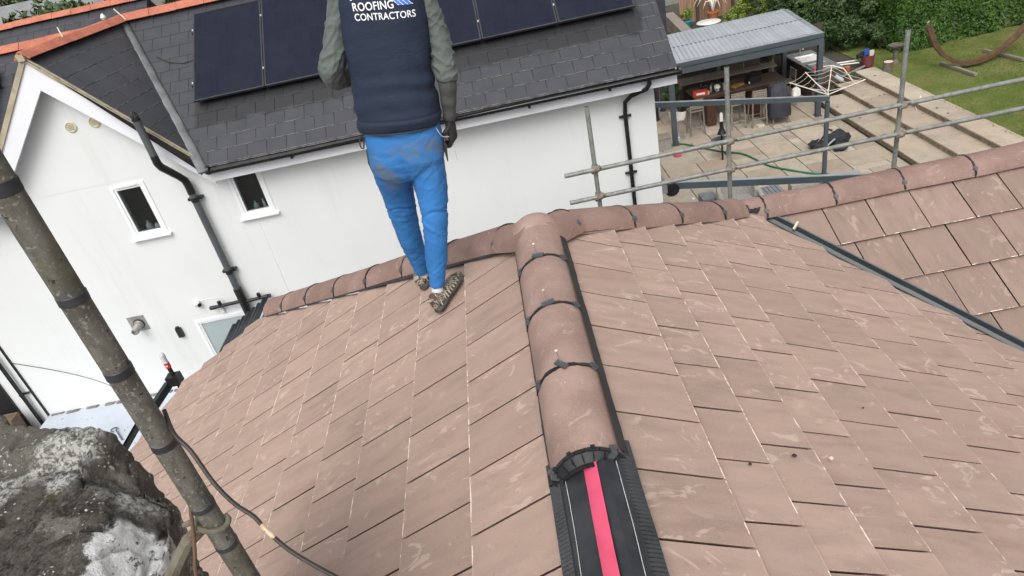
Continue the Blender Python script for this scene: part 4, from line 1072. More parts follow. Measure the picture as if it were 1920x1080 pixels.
for i in range(nxl+1):
    for j in range(nyl+1):
        x = 11.10+(40-11.10)*(i/nxl)**1.6; y = 8+(40-8)*j/nyl
        vs.append((x, y, -5.632+.03*noise.noise(Vector((x*.4, y*.4, 0)))*(min(1, (x-11.1)/1.5))))
for i in range(nxl):
    for j in range(nyl): a = i*(nyl+1)+j; fs.append((a, a+nyl+1, a+nyl+2, a+1))
lw.add(vs, fs); lw.add([(11.10, 8, -5.64), (11.10, 40, -5.64), (11.10, 40, -6.34), (11.10, 8, -6.34)], [(0, 1, 2, 3)])
structure(lw.build('lawn', 'lawn_turf', smooth=True))
# grass blades near the edge and over the visible lawn
def blades(n, x0, x1, y0, y1, zb, h):
    p = np.random.rand(n, 2); P = np.stack([x0+(x1-x0)*p[:, 0]**1.3, y0+(y1-y0)*p[:, 1], np.full(n, zb)], 1)
    a = np.random.rand(n)*6.283; wd = .006; t = np.stack([np.cos(a), np.sin(a), np.zeros(n)], 1)*wd
    hh = h*(.5+np.random.rand(n))[:, None]; ln = np.random.randn(n, 3)*np.array([.35, .35, 0])
    top = P+hh*(np.array([0, 0, 1])+ln)
    V = np.concatenate([P-t, P+t, top], 1).reshape(-1, 3)
    me = bpy.data.meshes.new('grass'); me.from_pydata(V.tolist(), [], np.arange(3*n).reshape(n, 3).tolist()); me.materials.append(MATS['lawn_turf'])
    return link('grass', me)
gr = blades(26000, 11.05, 17, 12.5, 21.8, -5.64, .035); tag(gr, 'short mown lawn grass in front of the hedge', 'grass'); stuff(gr)

# ------------------------------------------------------------------ foliage
def leaves(name, mat, pts, nrm, size, parent, asp=.5, jitter=.7):
    """one leaf (a bent diamond of 2 faces) per point, roughly facing outwards"""
    n = len(pts); P = np.asarray(pts, float); Nn = np.asarray(nrm, float)+np.random.randn(n, 3)*jitter
    Nn /= np.linalg.norm(Nn, axis=1, keepdims=True)
    a = np.random.randn(n, 3); T = np.cross(Nn, a); T /= np.linalg.norm(T, axis=1, keepdims=True); B = np.cross(Nn, T)
    s_ = (size*(.6+.8*np.random.rand(n)))[:, None]
    v0 = P-T*s_; v1 = P+B*s_*asp-Nn*s_*.18; v2 = P+T*s_; v3 = P-B*s_*asp-Nn*s_*.18
    V = np.stack([v0, v1, v2, v3], 1).reshape(-1, 3)
    F = (np.arange(n)[:, None]*4+np.array([[0, 1, 2, 3]])).tolist()
    me = bpy.data.meshes.new(name); me.from_pydata(V.tolist(), [], [tuple(f) for f in F]); me.materials.append(MATS[mat])
    return link(name, me, parent)
def clump_pts(n, c, rad, k=40, power=.5):
    """points on many small lobes spread through an ellipsoid"""
    c = np.array(c); rad = np.array(rad); d = np.random.randn(k, 3); d /= np.linalg.norm(d, axis=1, keepdims=True)
    L = c+d*rad*(np.random.rand(k, 1)**power)*.82; lr = (.22+.16*np.random.rand(k))*rad.min()
    i = np.random.randint(0, k, n); e = np.random.randn(n, 3); e /= np.linalg.norm(e, axis=1, keepdims=True)
    P = L[i]+e*lr[i][:, None]*(.75+.3*np.random.rand(n, 1))
    return P, e*.6+(P-c)/rad*.5
def stems(c, z0, top, k, r, parent, mat='bark', name='stem', spread=.4):
    mb = MB()
    for i in range(k):
        a = random.uniform(0, 6.28); q = random.uniform(.2, 1)*spread
        mb.tube([(c[0], c[1], z0), (c[0]+.3*q*math.cos(a), c[1]+.3*q*math.sin(a), z0+(top-z0)*.4), (c[0]+q*math.cos(a), c[1]+q*math.sin(a), top)], [r, r*.7, r*.25], 6)
    mb.build(name, mat, parent)
# clipped hedge at the top of the lawn
hd = thing('hedge', 'clipped dense green hedge along the top of the lawn', 'hedge', (14, 22.3, -5.62))
hx0, hx1 = 12.25, 30.0
def hedge_front(x): return 21.25+.10*math.sin(x*1.3)+.06*math.sin(x*3.7) - .0*(x-12)
core = MB(); rings = []
for i in range(30):
    x = hx0+.25+(hx1-hx0-.3)*i/29; yf = hedge_front(x)+.28
    rings.append([(x, yf, -5.62), (x, yf, -3.2), (x, yf+.3, -2.9), (x, yf+2.0, -2.9), (x, yf+2.0, -5.62)])
core.loft(rings); core.build('branches', 'bark', hd, False)
n = 52000; P = np.zeros((n, 3)); Q = np.zeros((n, 3))
xx = hx0+(hx1-hx0)*np.random.rand(n)**1.5; t_ = np.random.rand(n)
face = t_ < .72
zz = -5.60+2.75*np.random.rand(n)
fr = np.array([hedge_front(x) for x in xx]); lump = np.array([noise.noise(Vector((a*1.6, b*1.6, 1))) for a, b in zip(xx, zz)])+.6*np.array([noise.noise(Vector((a*5, b*5, 4))) for a, b in zip(xx, zz)])
P[:, 0] = xx; P[:, 2] = zz; P[:, 1] = fr+.12-.14*lump+.10*np.random.rand(n); Q[:, 1] = -1; Q[:, 2] = .35
top = ~face; P[top, 2] = -2.85+.10*lump[top]+.08*np.random.rand(top.sum()); P[top, 1] = fr[top]+2.1*np.random.rand(top.sum()); Q[top] = (0, -.2, 1)
left = (np.random.rand(n) < .10) & (xx > 12.25); P[left, 0] = hx0+.06*lump[left]+.1*np.random.rand(left.sum()); P[left, 1] = 21.3+2*np.random.rand(left.sum()); P[left, 2] = zz[left]; Q[left] = (-1, -.2, .3)
leaves('foliage', 'laurel_leaf', P, Q, .062, hd, .46, .75)
# big loose shrub left of the hedge
sb = thing('shrub', 'large dark loose evergreen shrub left of the clipped hedge', 'shrub', (10.9, 23.4, -5.65))
stems((10.9, 23.5), -5.65, -3.6, 9, .05, sb, spread=1.1)
Pp = []; Nn_ = []
for c, r_, k, m_ in [((10.75, 23.3, -4.35), (1.35, 1.0, 1.15), 70, 11000), ((9.75, 23.7, -4.0), (.9, .8, 1.1), 40, 5500), ((11.6, 23.6, -3.9), (.95, .9, 1.2), 45, 6500), ((10.6, 24.0, -3.2), (1.6, .9, .8), 40, 5000), ((12.1, 23.0, -4.2), (.75, .8, 1.3), 40, 6000), ((11.2, 22.8, -5.0), (1.0, .6, .6), 36, 4500), ((9.6, 23.3, -4.9), (.9, .6, .7), 30, 3500), ((12.4, 23.6, -3.2), (.9, .9, .9), 36, 4500)]:
    a, b = clump_pts(m_, c, r_, k); Pp.append(a); Nn_.append(b)
leaves('foliage', 'shrub_leaf', np.concatenate(Pp), np.concatenate(Nn_), .062, sb, .42, .65)
cr_ = MB(); cr_.lathe((10.7, 23.7, -5.5), [(.2, 0), (.55, .5), (.65, 1.2), (.5, 1.7), (.2, 2.0)], 12); cr_.build('inner_branches', 'earth', sb)
# brown-green low shrub under it, by the lawn
sb2 = thing('shrub', 'low brownish shrub between the big shrub and the hedge', 'shrub', (12.15, 22.0, -5.62)); stems((12.15, 22.1), -5.62, -5.1, 5, .02, sb2, spread=.4)
a, b = clump_pts(2200, (12.1, 22.2, -5.15), (.5, .4, .45), 22); leaves('foliage', 'shrub_leaf', a, b, .05, sb2, .4, .6)
# planting and fence behind the pergola
fw_ = thing('timber_fence', 'brown timber board fence behind the pergola', 'fence', (8.0, 26.4, -4.55))
for i in range(14):
    mb = MB(); x = 6.95+i*.155; h = -2.8+random.uniform(-.02, .02); mb.box(x, x+.148, 26.4+(.014 if i % 2 else 0), 26.42+(.014 if i % 2 else 0), -4.6, h); mb.build('board', 'fence_timber', fw_, False)
for x in (7.55, 8.85): mb = MB(); mb.box(x, x+.10, 26.30, 26.40, -4.6, -2.75); mb.build('post', 'dark_timber', fw_, False)
gs_ = thing('garden_shed', 'grey blue shed behind the fence', 'shed', (10.0, 27, -4.7)); mb = MB(); mb.box(9.2, 10.9, 26.3, 27.9, -4.7, -2.5); mb.build('wall', 'anthracite', gs_, False); mb = MB(); mb.prism([(9.1, 26.2, -2.5), (11.0, 26.2, -2.5), (10.05, 26.2, -2.0)], (0, 1.8, 0)); mb.build('roof', 'roof_grey', gs_, False)
sw = thing('stone_wall', 'low stone garden wall running back beside the house end', 'wall', (6.3, 24.5, -5))
k = 0
for row in range(6):
    y = 22.3+random.uniform(0, .2); 
    while y < 26.2:
        l = random.uniform(.25, .5); mb = MB(); x = 6.12+(y-22.3)*.06
        mb.box(x+random.uniform(0, .02), x+.26, y+.01, y+l-.01, -5.0+row*.145, -5.0+row*.145+.135); mb.build('stone', 'riser_stone', sw, False); y += l
cp_ = MB(); cp_.hexa([(6.08, 22.2, -4.125), (6.42, 22.2, -4.125), (6.68, 26.3, -4.125), (6.34, 26.3, -4.125), (6.08, 22.2, -4.075), (6.42, 22.2, -4.075), (6.68, 26.3, -4.075), (6.34, 26.3, -4.075)]); cp_.build('coping', 'grey_timber', sw, False)
gp = MB(); gp.box(5.52, 5.98, 24.5, 24.56, -5.0, -2.6); tag(gp.build('screen_panel', 'cover_fabric', None, False), 'tall dark grey panel standing past the roof verge', 'panel')
raised = MB(); raised.box(5.0, 10.6, 22.6, 30, -6.3, -4.6); structure(raised.build('raised_terrace', 'earth', smooth=False))
def pot(name, c, r, h, mat, lab, plant=None, leaf='bright_leaf', pr=.3, pn=500, ls=.05):
    t = thing(name, lab, 'plant pot', c); mb = MB(); mb.lathe(c, [(r*.7, 0), (r, h*.85), (r*1.1, h*.86), (r*1.1, h), (r*.9, h), (r*.88, h*.9)], 16); mb.build('pot', mat, t)
    if plant:
        stems((c[0], c[1]), c[2]+h*.8, c[2]+h+pr*.8, 5, .01, t, spread=pr*.5)
        a, b = clump_pts(pn, (c[0], c[1], c[2]+h+pr*.7), (pr, pr, pr*.8), 14); leaves('foliage', leaf, a, b, ls, t, .35, .6)
pot('plant_pot', (6.98, 25.7, -4.6), .20, .26, 'turquoise', 'turquoise pot with a bright green plant by the stone wall', True)
pot('plant_pot', (8.02, 25.9, -4.6), .20, .34, 'terracotta', 'orange terracotta pot with spiky strap leaves before the fence')
sp_ = MB()
for k in range(16):
    a = k*.62+random.uniform(-.2, .2); l = random.uniform(.45, .8); c = Vector((8.02, 25.9, -4.25)); o_ = Vector((math.cos(a), math.sin(a), 0))
    sp_.tube([c, c+o_*l*.25+Vector((0, 0, l*.7)), c+o_*l*.65+Vector((0, 0, l*.75)), c+o_*l*.9+Vector((0, 0, l*.35))], [.018, .024, .02, .004], 5)
tag(sp_.build('strap_plant', 'ivory_wire', None), 'pale arching strap leaves in the terracotta pot', 'plant')
by = thing('shrub', 'bright yellow green leafy shrub behind the pergola roof', 'shrub', (8.9, 25.2, -4.6)); stems((8.9, 25.2), -4.6, -4.2, 7, .02, by, spread=.8)
Pp = []; Nn_ = []
for c, r_ in [((8.25, 25.0, -4.45), (.45, .4, .28)), ((8.75, 25.2, -4.3), (.5, .45, .4)), ((9.05, 25.5, -4.1), (.4, .4, .42)), ((9.6, 25.5, -4.35), (.5, .45, .4))]:
    a, b = clump_pts(1500, c, r_, 18); Pp.append(a); Nn_.append(b)
leaves('foliage', 'bright_leaf', np.concatenate(Pp), np.concatenate(Nn_), .05, by, .42, .6)
wt = thing('garden_table', 'white round garden table beyond the pergola', 'table', (7.6, 25.1, -4.6)); mb = MB(); mb.lathe((7.6, 25.1, -4.42), [(.40, 0), (.42, .015), (.40, .03)], 22); mb.build('tabletop', 'white_plastic', wt); mb = MB(); mb.lathe((7.6, 25.1, -4.6), [(.2, 0), (.05, .05), (.04, .18)], 12); mb.build('pedestal', 'white_plastic', wt)
fe_ = thing('shrub', 'small green shrub behind the end of the slate roof', 'shrub', (5.25, 22.1, -6.1)); a, b = clump_pts(700, (5.2, 22.2, -4.05), (.22, .25, .3), 10); leaves('foliage', 'bright_leaf', a, b, .04, fe_, .4, .6); stems((5.2, 22.2), -6.1, -4.0, 4, .02, fe_, spread=.2)

# ------------------------------------------------------------------ pergola
pg = thing('pergola', 'grey metal pergola with a louvred roof over the bar table', 'pergola', (6.7, 20.4, GZ))
px = [(4.60, 18.90), (8.72, 18.90), (5.02, 21.95), (9.05, 22.1)]
ZT_ = -3.78
for x, y in px:
    mb = MB(); mb.box(x-.065, x+.065, y-.065, y+.065, GZ, ZT_-.299); mb.build('post', 'anthracite', pg, False)
    b_ = MB(); b_.box(x-.10, x+.10, y-.10, y+.10, GZ, GZ+.012); b_.build('foot_plate', 'anthracite', pg, False)
def beam(a, b, name='beam'):
    a, b = Vector(a), Vector(b); mb = MB(); mb.bar(a+Vector((0, 0, -.15)), b+Vector((0, 0, -.15)), .13, .30); o = mb.build(name, 'anthracite', pg, False)
    gv = MB(); gv.bar(a+Vector((0, -.07, -.12)), b+Vector((0, -.07, -.12)), .012, .012); gv.build('groove', 'black_plastic', o, False)
    tpp = MB(); tpp.bar(a+Vector((0, 0, .006)), b+Vector((0, 0, .006)), .12, .012); tpp.build('cap_strip', 'beam_top', o, False)
c4 = [Vector((*p, ZT_)) for p in px]
beam(c4[0]+Vector((-.06, 0, 0)), c4[1]+Vector((.06, 0, 0))); beam(c4[2], c4[3]); beam(c4[0]+Vector((0, .07, 0)), c4[2]+Vector((0, -.07, 0))); beam(c4[1]+Vector((0, .07, 0)), c4[3]+Vector((0, -.07, 0)))
NSL = 31
for i in range(NSL):
    for r_, (v0, v1) in enumerate(((.025, .495), (.505, .975))):
        def pt(uu, vv): return c4[0]*(1-uu)*(1-vv)+c4[1]*uu*(1-vv)+c4[2]*(1-uu)*vv+c4[3]*uu*vv
        ua, ub = .016+.968*i/NSL, .016+.968*(i+.86)/NSL; z = Vector((0, 0, .030)); dz = Vector((0, 0, .024))
        mb = MB(); um = (ua+ub)/2
        mb.loft([[pt(ua, v)+z-dz, pt(um, v)+z, pt(ub, v)+z-dz*.4, pt(ub, v)+z-dz*1.6, pt(ua, v)+z-dz*2] for v in (v0, v1)])
        mb.build('louvre', 'louvre_grey', pg, False)
mr = MB(); mr.bar(c4[0]*.5+c4[2]*.5+Vector((0, 0, .0)), c4[1]*.5+c4[3]*.5, .05, .05); mr.build('middle_rail', 'anthracite', pg, False)
# lean-to frame fixed to the end wall of the white house
ln_ = thing('veranda_frame', 'dark grey open lean-to frame fixed to the white end wall', 'frame', (4.7, 12.9, GZ))
def raft(y, x1=7.22, z1=-4.19, z0=-3.33):
    mb = MB(); mb.bar((2.30, y, z0), (x1, y, z1), .075, .11); o = mb.build('rafter', 'anthracite', ln_, False)
    t_ = MB(); t_.bar((2.30, y, z0+.060), (x1, y, z1+.060), .065, .010); t_.build('rafter_highlight', 'beam_top', o, False)  # pale strip laid on as the highlight along the rafter top
raft(15.15); raft(10.62)
wp = MB(); wp.box(2.245, 2.33, 10.5, 15.3, -3.42, -3.24); wp.build('wall_plate', 'slat_grey', ln_, False)
ec = MB(); ec.lathe((2.42, 10.57, -3.40), [(.11, -.04), (.125, -.02), (.125, .04), (.11, .05)], 18, (0, 1, 0)); ec.build('end_cap', 'gutter_black', ln_)
for y in (15.15, 10.62): mb = MB(); mb.box(7.15, 7.23, y-.04, y+.04, GZ, -4.25); mb.build('post', 'anthracite', ln_, False)

# ------------------------------------------------------------------ things on the patio
bw = thing('bar_back_wall', 'dark timber back wall under the pergola', 'wall', (7, 22.0, GZ))
for i in range(9):
    mb = MB(); z = GZ+.02+i*.2; mb.box(5.15, 8.75, 22.02, 22.06, z, z+.19); mb.build('plank', 'dark_timber', bw, False)
for x in (5.2, 6.9, 8.6): mb = MB(); mb.box(x-.05, x+.05, 21.93, 22.02, GZ, -4.28); mb.build('upright', 'grey_timber', bw, False)
sl_ = thing('garden_worktop', 'long weathered timber worktop along the back wall', 'worktop', (7, 21.6, GZ))
for k in range(4): mb = MB(); mb.box(5.3, 8.5, 21.28+k*.155, 21.425+k*.155, -5.22, -5.17); mb.build('plank', 'grey_timber', sl_, False)
for x in (5.5, 6.9, 8.3): mb = MB(); mb.box(x-.05, x+.05, 21.3, 21.85, GZ, -5.22); mb.build('leg', 'dark_timber', sl_, False)
tv = thing('television', 'dark television screen on the bar back wall', 'television', (6.2, 21.9, -4.9)); mb = MB(); mb.box(5.75, 6.75, 21.86, 21.92, -5.0, -4.42); mb.build('housing', 'black_plastic', tv, False); mb = MB(); mb.box(5.78, 6.72, 21.85, 21.861, -4.97, -4.45); mb.build('screen', 'solar_cells', tv, False)
cab = thing('wall_cabinet', 'weathered timber box cabinet on the back worktop', 'cabinet', (7.45, 21.7, -5.17)); mb = MB(); mb.box(7.05, 8.05, 21.55, 21.9, -5.165, -4.72); mb.build('carcass', 'grey_timber', cab, False)
for x in (7.07, 7.57): mb = MB(); mb.box(x, x+.46, 21.53, 21.55, -5.14, -4.75); mb.build('door', 'dark_timber', cab, False)
pl_ = thing('hanging_plant', 'green climbing plant by the front left pergola post', 'plant', (4.95, 20.2, GZ)); a, b = clump_pts(1500, (4.95, 20.4, -5.1), (.28, .4, .65), 20); leaves('foliage', 'shrub_leaf', a, b, .05, pl_, .4, .6); stems((4.95, 20.4), GZ, -4.7, 4, .015, pl_, spread=.25)
tp_ = thing('hanging_plant', 'green plant trailing over the back worktop', 'plant', (8.55, 21.5, -5.17)); a, b = clump_pts(900, (8.45, 21.7, -4.9), (.45, .25, .28), 16); leaves('foliage', 'shrub_leaf', a, b, .05, tp_, .4, .6); stems((8.5, 21.7), -5.17, -4.9, 4, .012, tp_, spread=.3)
# bar table
bt = thing('bar_table', 'tall dark slatted timber bar table under the pergola', 'table', (6.7, 20.0, GZ))
for k in range(7): mb = MB(); mb.box(5.42, 8.12, 19.58+k*.135, 19.705+k*.135, -5.14, -5.10); mb.build('plank', 'dark_timber', bt, False)
mb = MB(); mb.box(5.5, 8.04, 19.62, 20.48, -5.22, -5.142); mb.build('apron', 'mahogany', bt, False)
for x in (5.95, 7.25): mb = MB(); mb.box(x-.13, x+.13, 19.75, 20.3, GZ, -5.22); mb.build('pedestal_leg', 'mahogany', bt, False)
def stool(c, rz, lab, first=None):
    if first: return copy_thing(first, c, lab, rz, 'slatted bar stools')
    t = thing('bar_stool', lab, 'stool', c, 'slatted bar stools'); x, y, z = c
    for sx in (-1, 1):
        for sy in (-1, 1):
            mb = MB(); top = z+(1.08 if sy < 0 else .72)
            mb.tube([(x+sx*.21, y+sy*.21, z), (x+sx*.185, y+sy*.18, z+.70), (x+sx*.18, y+sy*(.20 if sy < 0 else .17), top)], .022, 6); mb.build('leg', 'grey_timber', t)
    for k in range(5): mb = MB(); mb.box(x-.20, x+.20, y-.19+k*.078, y-.12+k*.078, z+.715, z+.74); mb.build('seat_slat', 'grey_timber', t, False)
    for k in range(5): mb = MB(); mb.box(x-.175, x+.175, y-.205, y-.185, z+.80+k*.058, z+.845+k*.058); mb.build('back_slat', 'grey_timber', t, False)
    for (a, b) in (((-.2, -.2), (.2, -.2)), ((-.2, .2), (.2, .2)), ((-.2, -.2), (-.2, .2)), ((.2, -.2), (.2, .2))):
        mb = MB(); mb.tube([(x+a[0], y+a[1], z+.24), (x+b[0], y+b[1], z+.24)], .015, 6); mb.build('stretcher', 'grey_timber', t)
    return t
st0 = stool((5.37, 19.46, GZ), 0, 'slatted bar stool left of the table leg, nearest the white stool')
stool((6.50, 19.28, GZ), .05, 'middle slatted bar stool of three before the table', st0); stool((7.08, 19.15, GZ), -.04, 'right slatted bar stool of three, beside the covered chair', st0)
stool((8.35, 20.2, GZ), 1.57, 'dark bar stool at the far end of the table', st0)
ws = thing('swivel_stool', 'white bucket swivel stool behind the front pergola post', 'stool', (4.83, 19.35, GZ)); c = (4.83, 19.35, GZ)
mb = MB(); mb.lathe(c, [(.19, 0), (.19, .015), (.04, .03), (.022, .05), (.022, .55)], 18); mb.build('pedestal', 'alu', ws)
mb = MB(); mb.lathe((c[0], c[1], c[2]+.55), [(.05, 0), (.19, .02), (.215, .06), (.20, .09), (.17, .075)], 20); mb.build('seat', 'white_plastic', ws)
mb = MB(); rings = []
for k in range(11):
    a = R(150+k*20-10); rings.append([(c[0]+q*math.cos(a), c[1]+q*math.sin(a), c[2]+h) for q, h in ((.20, .60), (.225, .62), (.25, .90-.02*abs(k-5)), (.228, .90-.02*abs(k-5)))])
mb.loft(rings); mb.build('backrest', 'white_plastic', ws)
# covered chair
cc = thing('covered_chair', 'chair under a dark navy rain cover beside the table', 'chair', (7.62, 18.95, GZ)); c = Vector((7.62, 19.0, GZ))
mb = MB(); rings = []
for h, rx, ry, ox in ((.22, .30, .27, 0), (.35, .31, .28, .0), (.6, .30, .27, .01), (.8, .27, .24, .0), (.95, .25, .17, -.03), (1.08, .22, .11, -.05), (1.14, .15, .05, -.05)):
    rings.append([c+Vector(((rx+.018*math.sin(k*2.6+h*4))*math.copysign(abs(math.cos(k*6.2832/24))**.6, math.cos(k*6.2832/24)), (ry+.018*math.cos(k*3.1))*math.copysign(abs(math.sin(k*6.2832/24))**.6, math.sin(k*6.2832/24))-ox, h+.02*math.sin(k*1.9))) for k in range(24)])
mb.loft(rings); mb.build('cover', 'cover_fabric', cc, True, 60)
for sx in (-1, 1):
    for sy in (-1, 1): mb = MB(); mb.tube([c+Vector((sx*.22, sy*.2, 0)), c+Vector((sx*.2, sy*.18, .3))], .018, 6); mb.build('leg', 'grey_timber', cc)
mb = MB(); mb.obox(c+Vector((-.52, .0, .02)), (.09, .02, 0), (-.02, .07, 0), (0, 0, .02)); tag(mb.build('sponge', 'vent_cream', None, False), 'yellow block on the patio under the table', 'sponge')
# clutter on the bar table
def bottle(x, y, r, h, mat, lab, z=-5.10, cat='bottle', name='bottle'):
    mb = MB(); mb.lathe((x, y, z), [(r*.95, 0), (r, .01), (r, h*.58), (r*.75, h*.68), (r*.36, h*.78), (r*.34, h*.95), (r*.4, h)], 12); return tag(mb.build(name, mat, None), lab, cat)
def mug(x, y, r, h, mat, lab, z=-5.10):
    mb = MB(); mb.lathe((x, y, z), [(r*.9, 0), (r, h*.1), (r, h), (r*.88, h), (r*.85, h*.15)], 14); return tag(mb.build('pot', mat, None), lab, 'pot')
rb_ = thing('drinks_box', 'red and white card box at the near left end of the bar table', 'box', (5.62, 19.72, -5.10)); mb = MB(); mb.obox((5.63, 19.74, -5.02), (.20, -.03, 0), (.012, .085, 0), (0, 0, .078)); mb.build('carton', 'red_card', rb_, False)
mb = MB(); mb.obox((5.618, 19.652, -5.02), (.12, -.018, 0), (.0006, .003, 0), (0, 0, .03)); mb.build('printed_band', 'logo_white', rb_, False)
bottle(5.75, 20.05, .04, .30, 'black_plastic', 'black bottle at the left end of the bar table'); bottle(5.86, 19.95, .038, .27, 'soil_black', 'dark glass bottle behind the skull ornament'); bottle(6.28, 19.98, .04, .24, 'soil_black', 'squat dark bottle right of the skull ornament')
bottle(5.98, 19.85, .035, .22, 'alu', 'silver shaker bottle among the dark bottles'); bottle(6.08, 20.05, .04, .25, 'mahogany', 'brown bottle behind the skull ornament'); bottle(6.36, 19.80, .038, .22, 'frosted', 'pale glass jar beside the scaffold upright')
mug(5.85, 19.72, .05, .10, 'vent_cream', 'cream pot beside the red box'); mug(6.42, 20.0, .055, .12, 'alu', 'steel mug behind the pale glass jar'); mug(5.92, 20.2, .06, .09, 'blue_plastic', 'blue tub at the back of the bar table')
mb = MB(); sc0 = Vector((6.13, 19.74, -5.10))
rings = [[sc0+Vector((q*math.cos(k*.5236)*1.0, q*math.sin(k*.5236)*1.15, h)) for k in range(12)] for q, h in ((.035, 0), (.05, .02), (.055, .06), (.08, .09), (.09, .14), (.08, .19), (.05, .22), (.01, .232))]
sk = thing('skull_ornament', 'white skull ornament on the bar table', 'ornament', sc0); mb.loft(rings); mb.build('cranium', 'white_plastic', sk)
for sx in (-.036, .036): mb = MB(); mb.lathe(sc0+Vector((sx, -.083, .115)), [(.024, 0), (.022, .016)], 10, (0, -1, 0)); mb.build('eye_socket', 'black_plastic', sk)
mb = MB(); mb.obox(sc0+Vector((0, -.060, .03)), (.03, 0, 0), (0, .006, 0), (0, 0, .010)); mb.build('teeth', 'black_plastic', sk, False)
tb = MB(); tb.prism([(6.62, 19.70, -5.092), (6.98, 19.86, -5.085), (7.0, 20.0, -5.085), (6.72, 20.02, -5.092), (6.55, 19.85, -5.092)], (0, 0, .03)); tag(tb.build('serving_board', 'amber_wood', None, False), 'orange brown wooden serving board on the bar table', 'board')
gr_ = thing('camera_kit', 'black boxy kit with round knobs on the bar table', 'tool', (7.25, 19.95, -5.10)); mb = MB(); mb.obox((7.25, 19.95, -5.0), (.18, .05, 0), (-.04, .12, 0), (0, 0, .09)); mb.build('case', 'black_plastic', gr_, False)
mb = MB(); mb.obox((7.25, 20.0, -4.88), (.14, .04, 0), (-.02, .05, 0), (0, 0, .035)); mb.build('lid', 'soil_black', gr_, False)
for k, x in enumerate((7.10, 7.24, 7.38)): mb = MB(); mb.lathe((x, 19.815+k*.04, -5.045), [(.035, 0), (.035, .02), (.012, .022)], 12, (.28, -1, 0)); mb.build('knob', 'white_plastic', gr_)
mb = MB(); mb.tube([(7.12, 19.98, -4.86), (7.15, 20.0, -4.80), (7.33, 20.05, -4.80), (7.36, 20.05, -4.86)], .012, 6); mb.build('handle', 'black_plastic', gr_)
ob_ = thing('orange_toy', 'orange and white bundle hanging at the left of the bar back wall', 'bundle', (5.2, 21.2, -5.1)); mb = MB()
for k in range(9): a = Vector((5.3+random.uniform(-.18, .18), 21.0+random.uniform(-.1, .1), -4.92+random.uniform(-.1, .12))); mb.bar(a, a+Vector((random.uniform(-.14, .14), .05, random.uniform(-.1, .1))), .035, .03)
mb.build('sticks', 'orange', ob_, False); stuff(ob_.children[0]); mb = MB(); mb.lathe((5.3, 21.0, -5.16), [(.14, 0), (.16, .1), (.13, .1)], 12); mb.build('basket', 'grey_timber', ob_)
# sink units and hose by the right-hand back post
su = thing('sink_unit', 'dark outdoor kitchen unit with white sink tops behind the airer', 'sink unit', (9.5, 20.9, GZ))
mb = MB(); mb.box(9.16, 9.95, 20.12, 22.2, -5.70, -5.28); mb.build('cabinet', 'dark_timber', su, False); mb = MB(); mb.box(9.12, 9.98, 20.08, 22.25, -5.28, -5.24); mb.build('worktop', 'slat_grey', su, False)
for y0 in (20.25, 21.15):
    mb = MB(); x0, x1, y1 = 9.2, 9.85, y0+.62
    mb.loft([[(x0+q, y0+q, z), (x1-q, y0+q, z), (x1-q, y1-q, z), (x0+q, y1-q, z)] for q, z in ((0, -5.239), (0, -5.215), (.05, -5.215), (.07, -5.235))]); mb.build('sink', 'white_plastic' if y0 > 21 else 'steel_plate', su, False)
mb = MB(); mb.tube([(9.5, 21.95, -5.24), (9.5, 21.95, -5.0), (9.5, 21.8, -4.96), (9.5, 21.72, -5.02)], .016, 8); mb.build('tap', 'alu', su)
for k in range(3):
    mb = MB(); x, y = 10.05+.18*k, 21.1-.2*k; mb.lathe((x, y, -5.66), [(.07, 0), (.09, .16), (.07, .17)], 10); tag(mb.build('plant_pot', ['turquoise', 'grime', 'terracotta'][k], None), ['small turquoise pot behind the airer', 'small grey pot behind the airer arms', 'small clay pot by the top step'][k], 'plant pot')
hs_ = MB(); hs_.tube([(9.35, 20.2, -5.16), (9.6, 20.0, -5.12), (9.9, 19.9, -5.25), (10.1, 19.85, -5.55), (10.25, 19.9, -5.76)], .02, 7); tag(hs_.build('waste_hose', 'ivory_wire', None), 'pale waste hose curling from the sink unit to the steps', 'hose')
mb = MB(); mb.obox((9.32, 20.22, -5.2), (.12, -.05, 0), (.03, .06, 0), (0, 0, .04)); tag(mb.build('pink_cloth', 'pink', None, False), 'small pink cloth on the sink unit edge', 'cloth')
# rotary airer
ai = thing('rotary_airer', 'white rotary clothes airer standing by the steps', 'clothes airer', (8.56, 18.0, GZ)); ac = Vector((8.56, 18.0, GZ))
mb = MB(); mb.tube([ac, ac+Vector((0, 0, 1.05))], .022, 8); mb.build('pole', 'ivory_wire', ai)
hubz = .90; arms = []
for a, l, h in ((R(172), 1.0, .50), (R(-6), .95, .24), (R(60), .80, .52), (R(112), .8, .48)):
    e = ac+Vector((l*math.cos(a), l*math.sin(a), hubz+h)); arms.append(e)
    mb = MB(); mb.tube([ac+Vector((0, 0, hubz)), e], .014, 6); mb.build('arm', 'ivory_wire', ai)
    mb = MB(); mb.tube([ac+Vector((0, 0, hubz+.10)), ac+Vector((0, 0, hubz))*.55+(e-Vector((0, 0, 0)))*.45-ac*0+Vector((0, 0, 0))-ac*0 if False else (ac+Vector((0, 0, hubz)))*.5+e*.5], .008, 5); mb.build('stay', 'ivory_wire', ai)
for q in (.52, .70, .86, .99):
    mb = MB(); h0 = ac+Vector((0, 0, hubz)); pts = [h0+(e-h0)*q for e in arms]; order = [pts[0], pts[3], pts[2], pts[1]]; out = []
    for A, B in zip(order[:-1], order[1:]):
        for t_ in (0, .33, .66): out.append(A+(B-A)*t_-Vector((0, 0, .05*math.sin(math.pi*t_))))
    out.append(order[-1]); mb.tube(out, .0045, 4); mb.build('line', 'ivory_wire', ai)
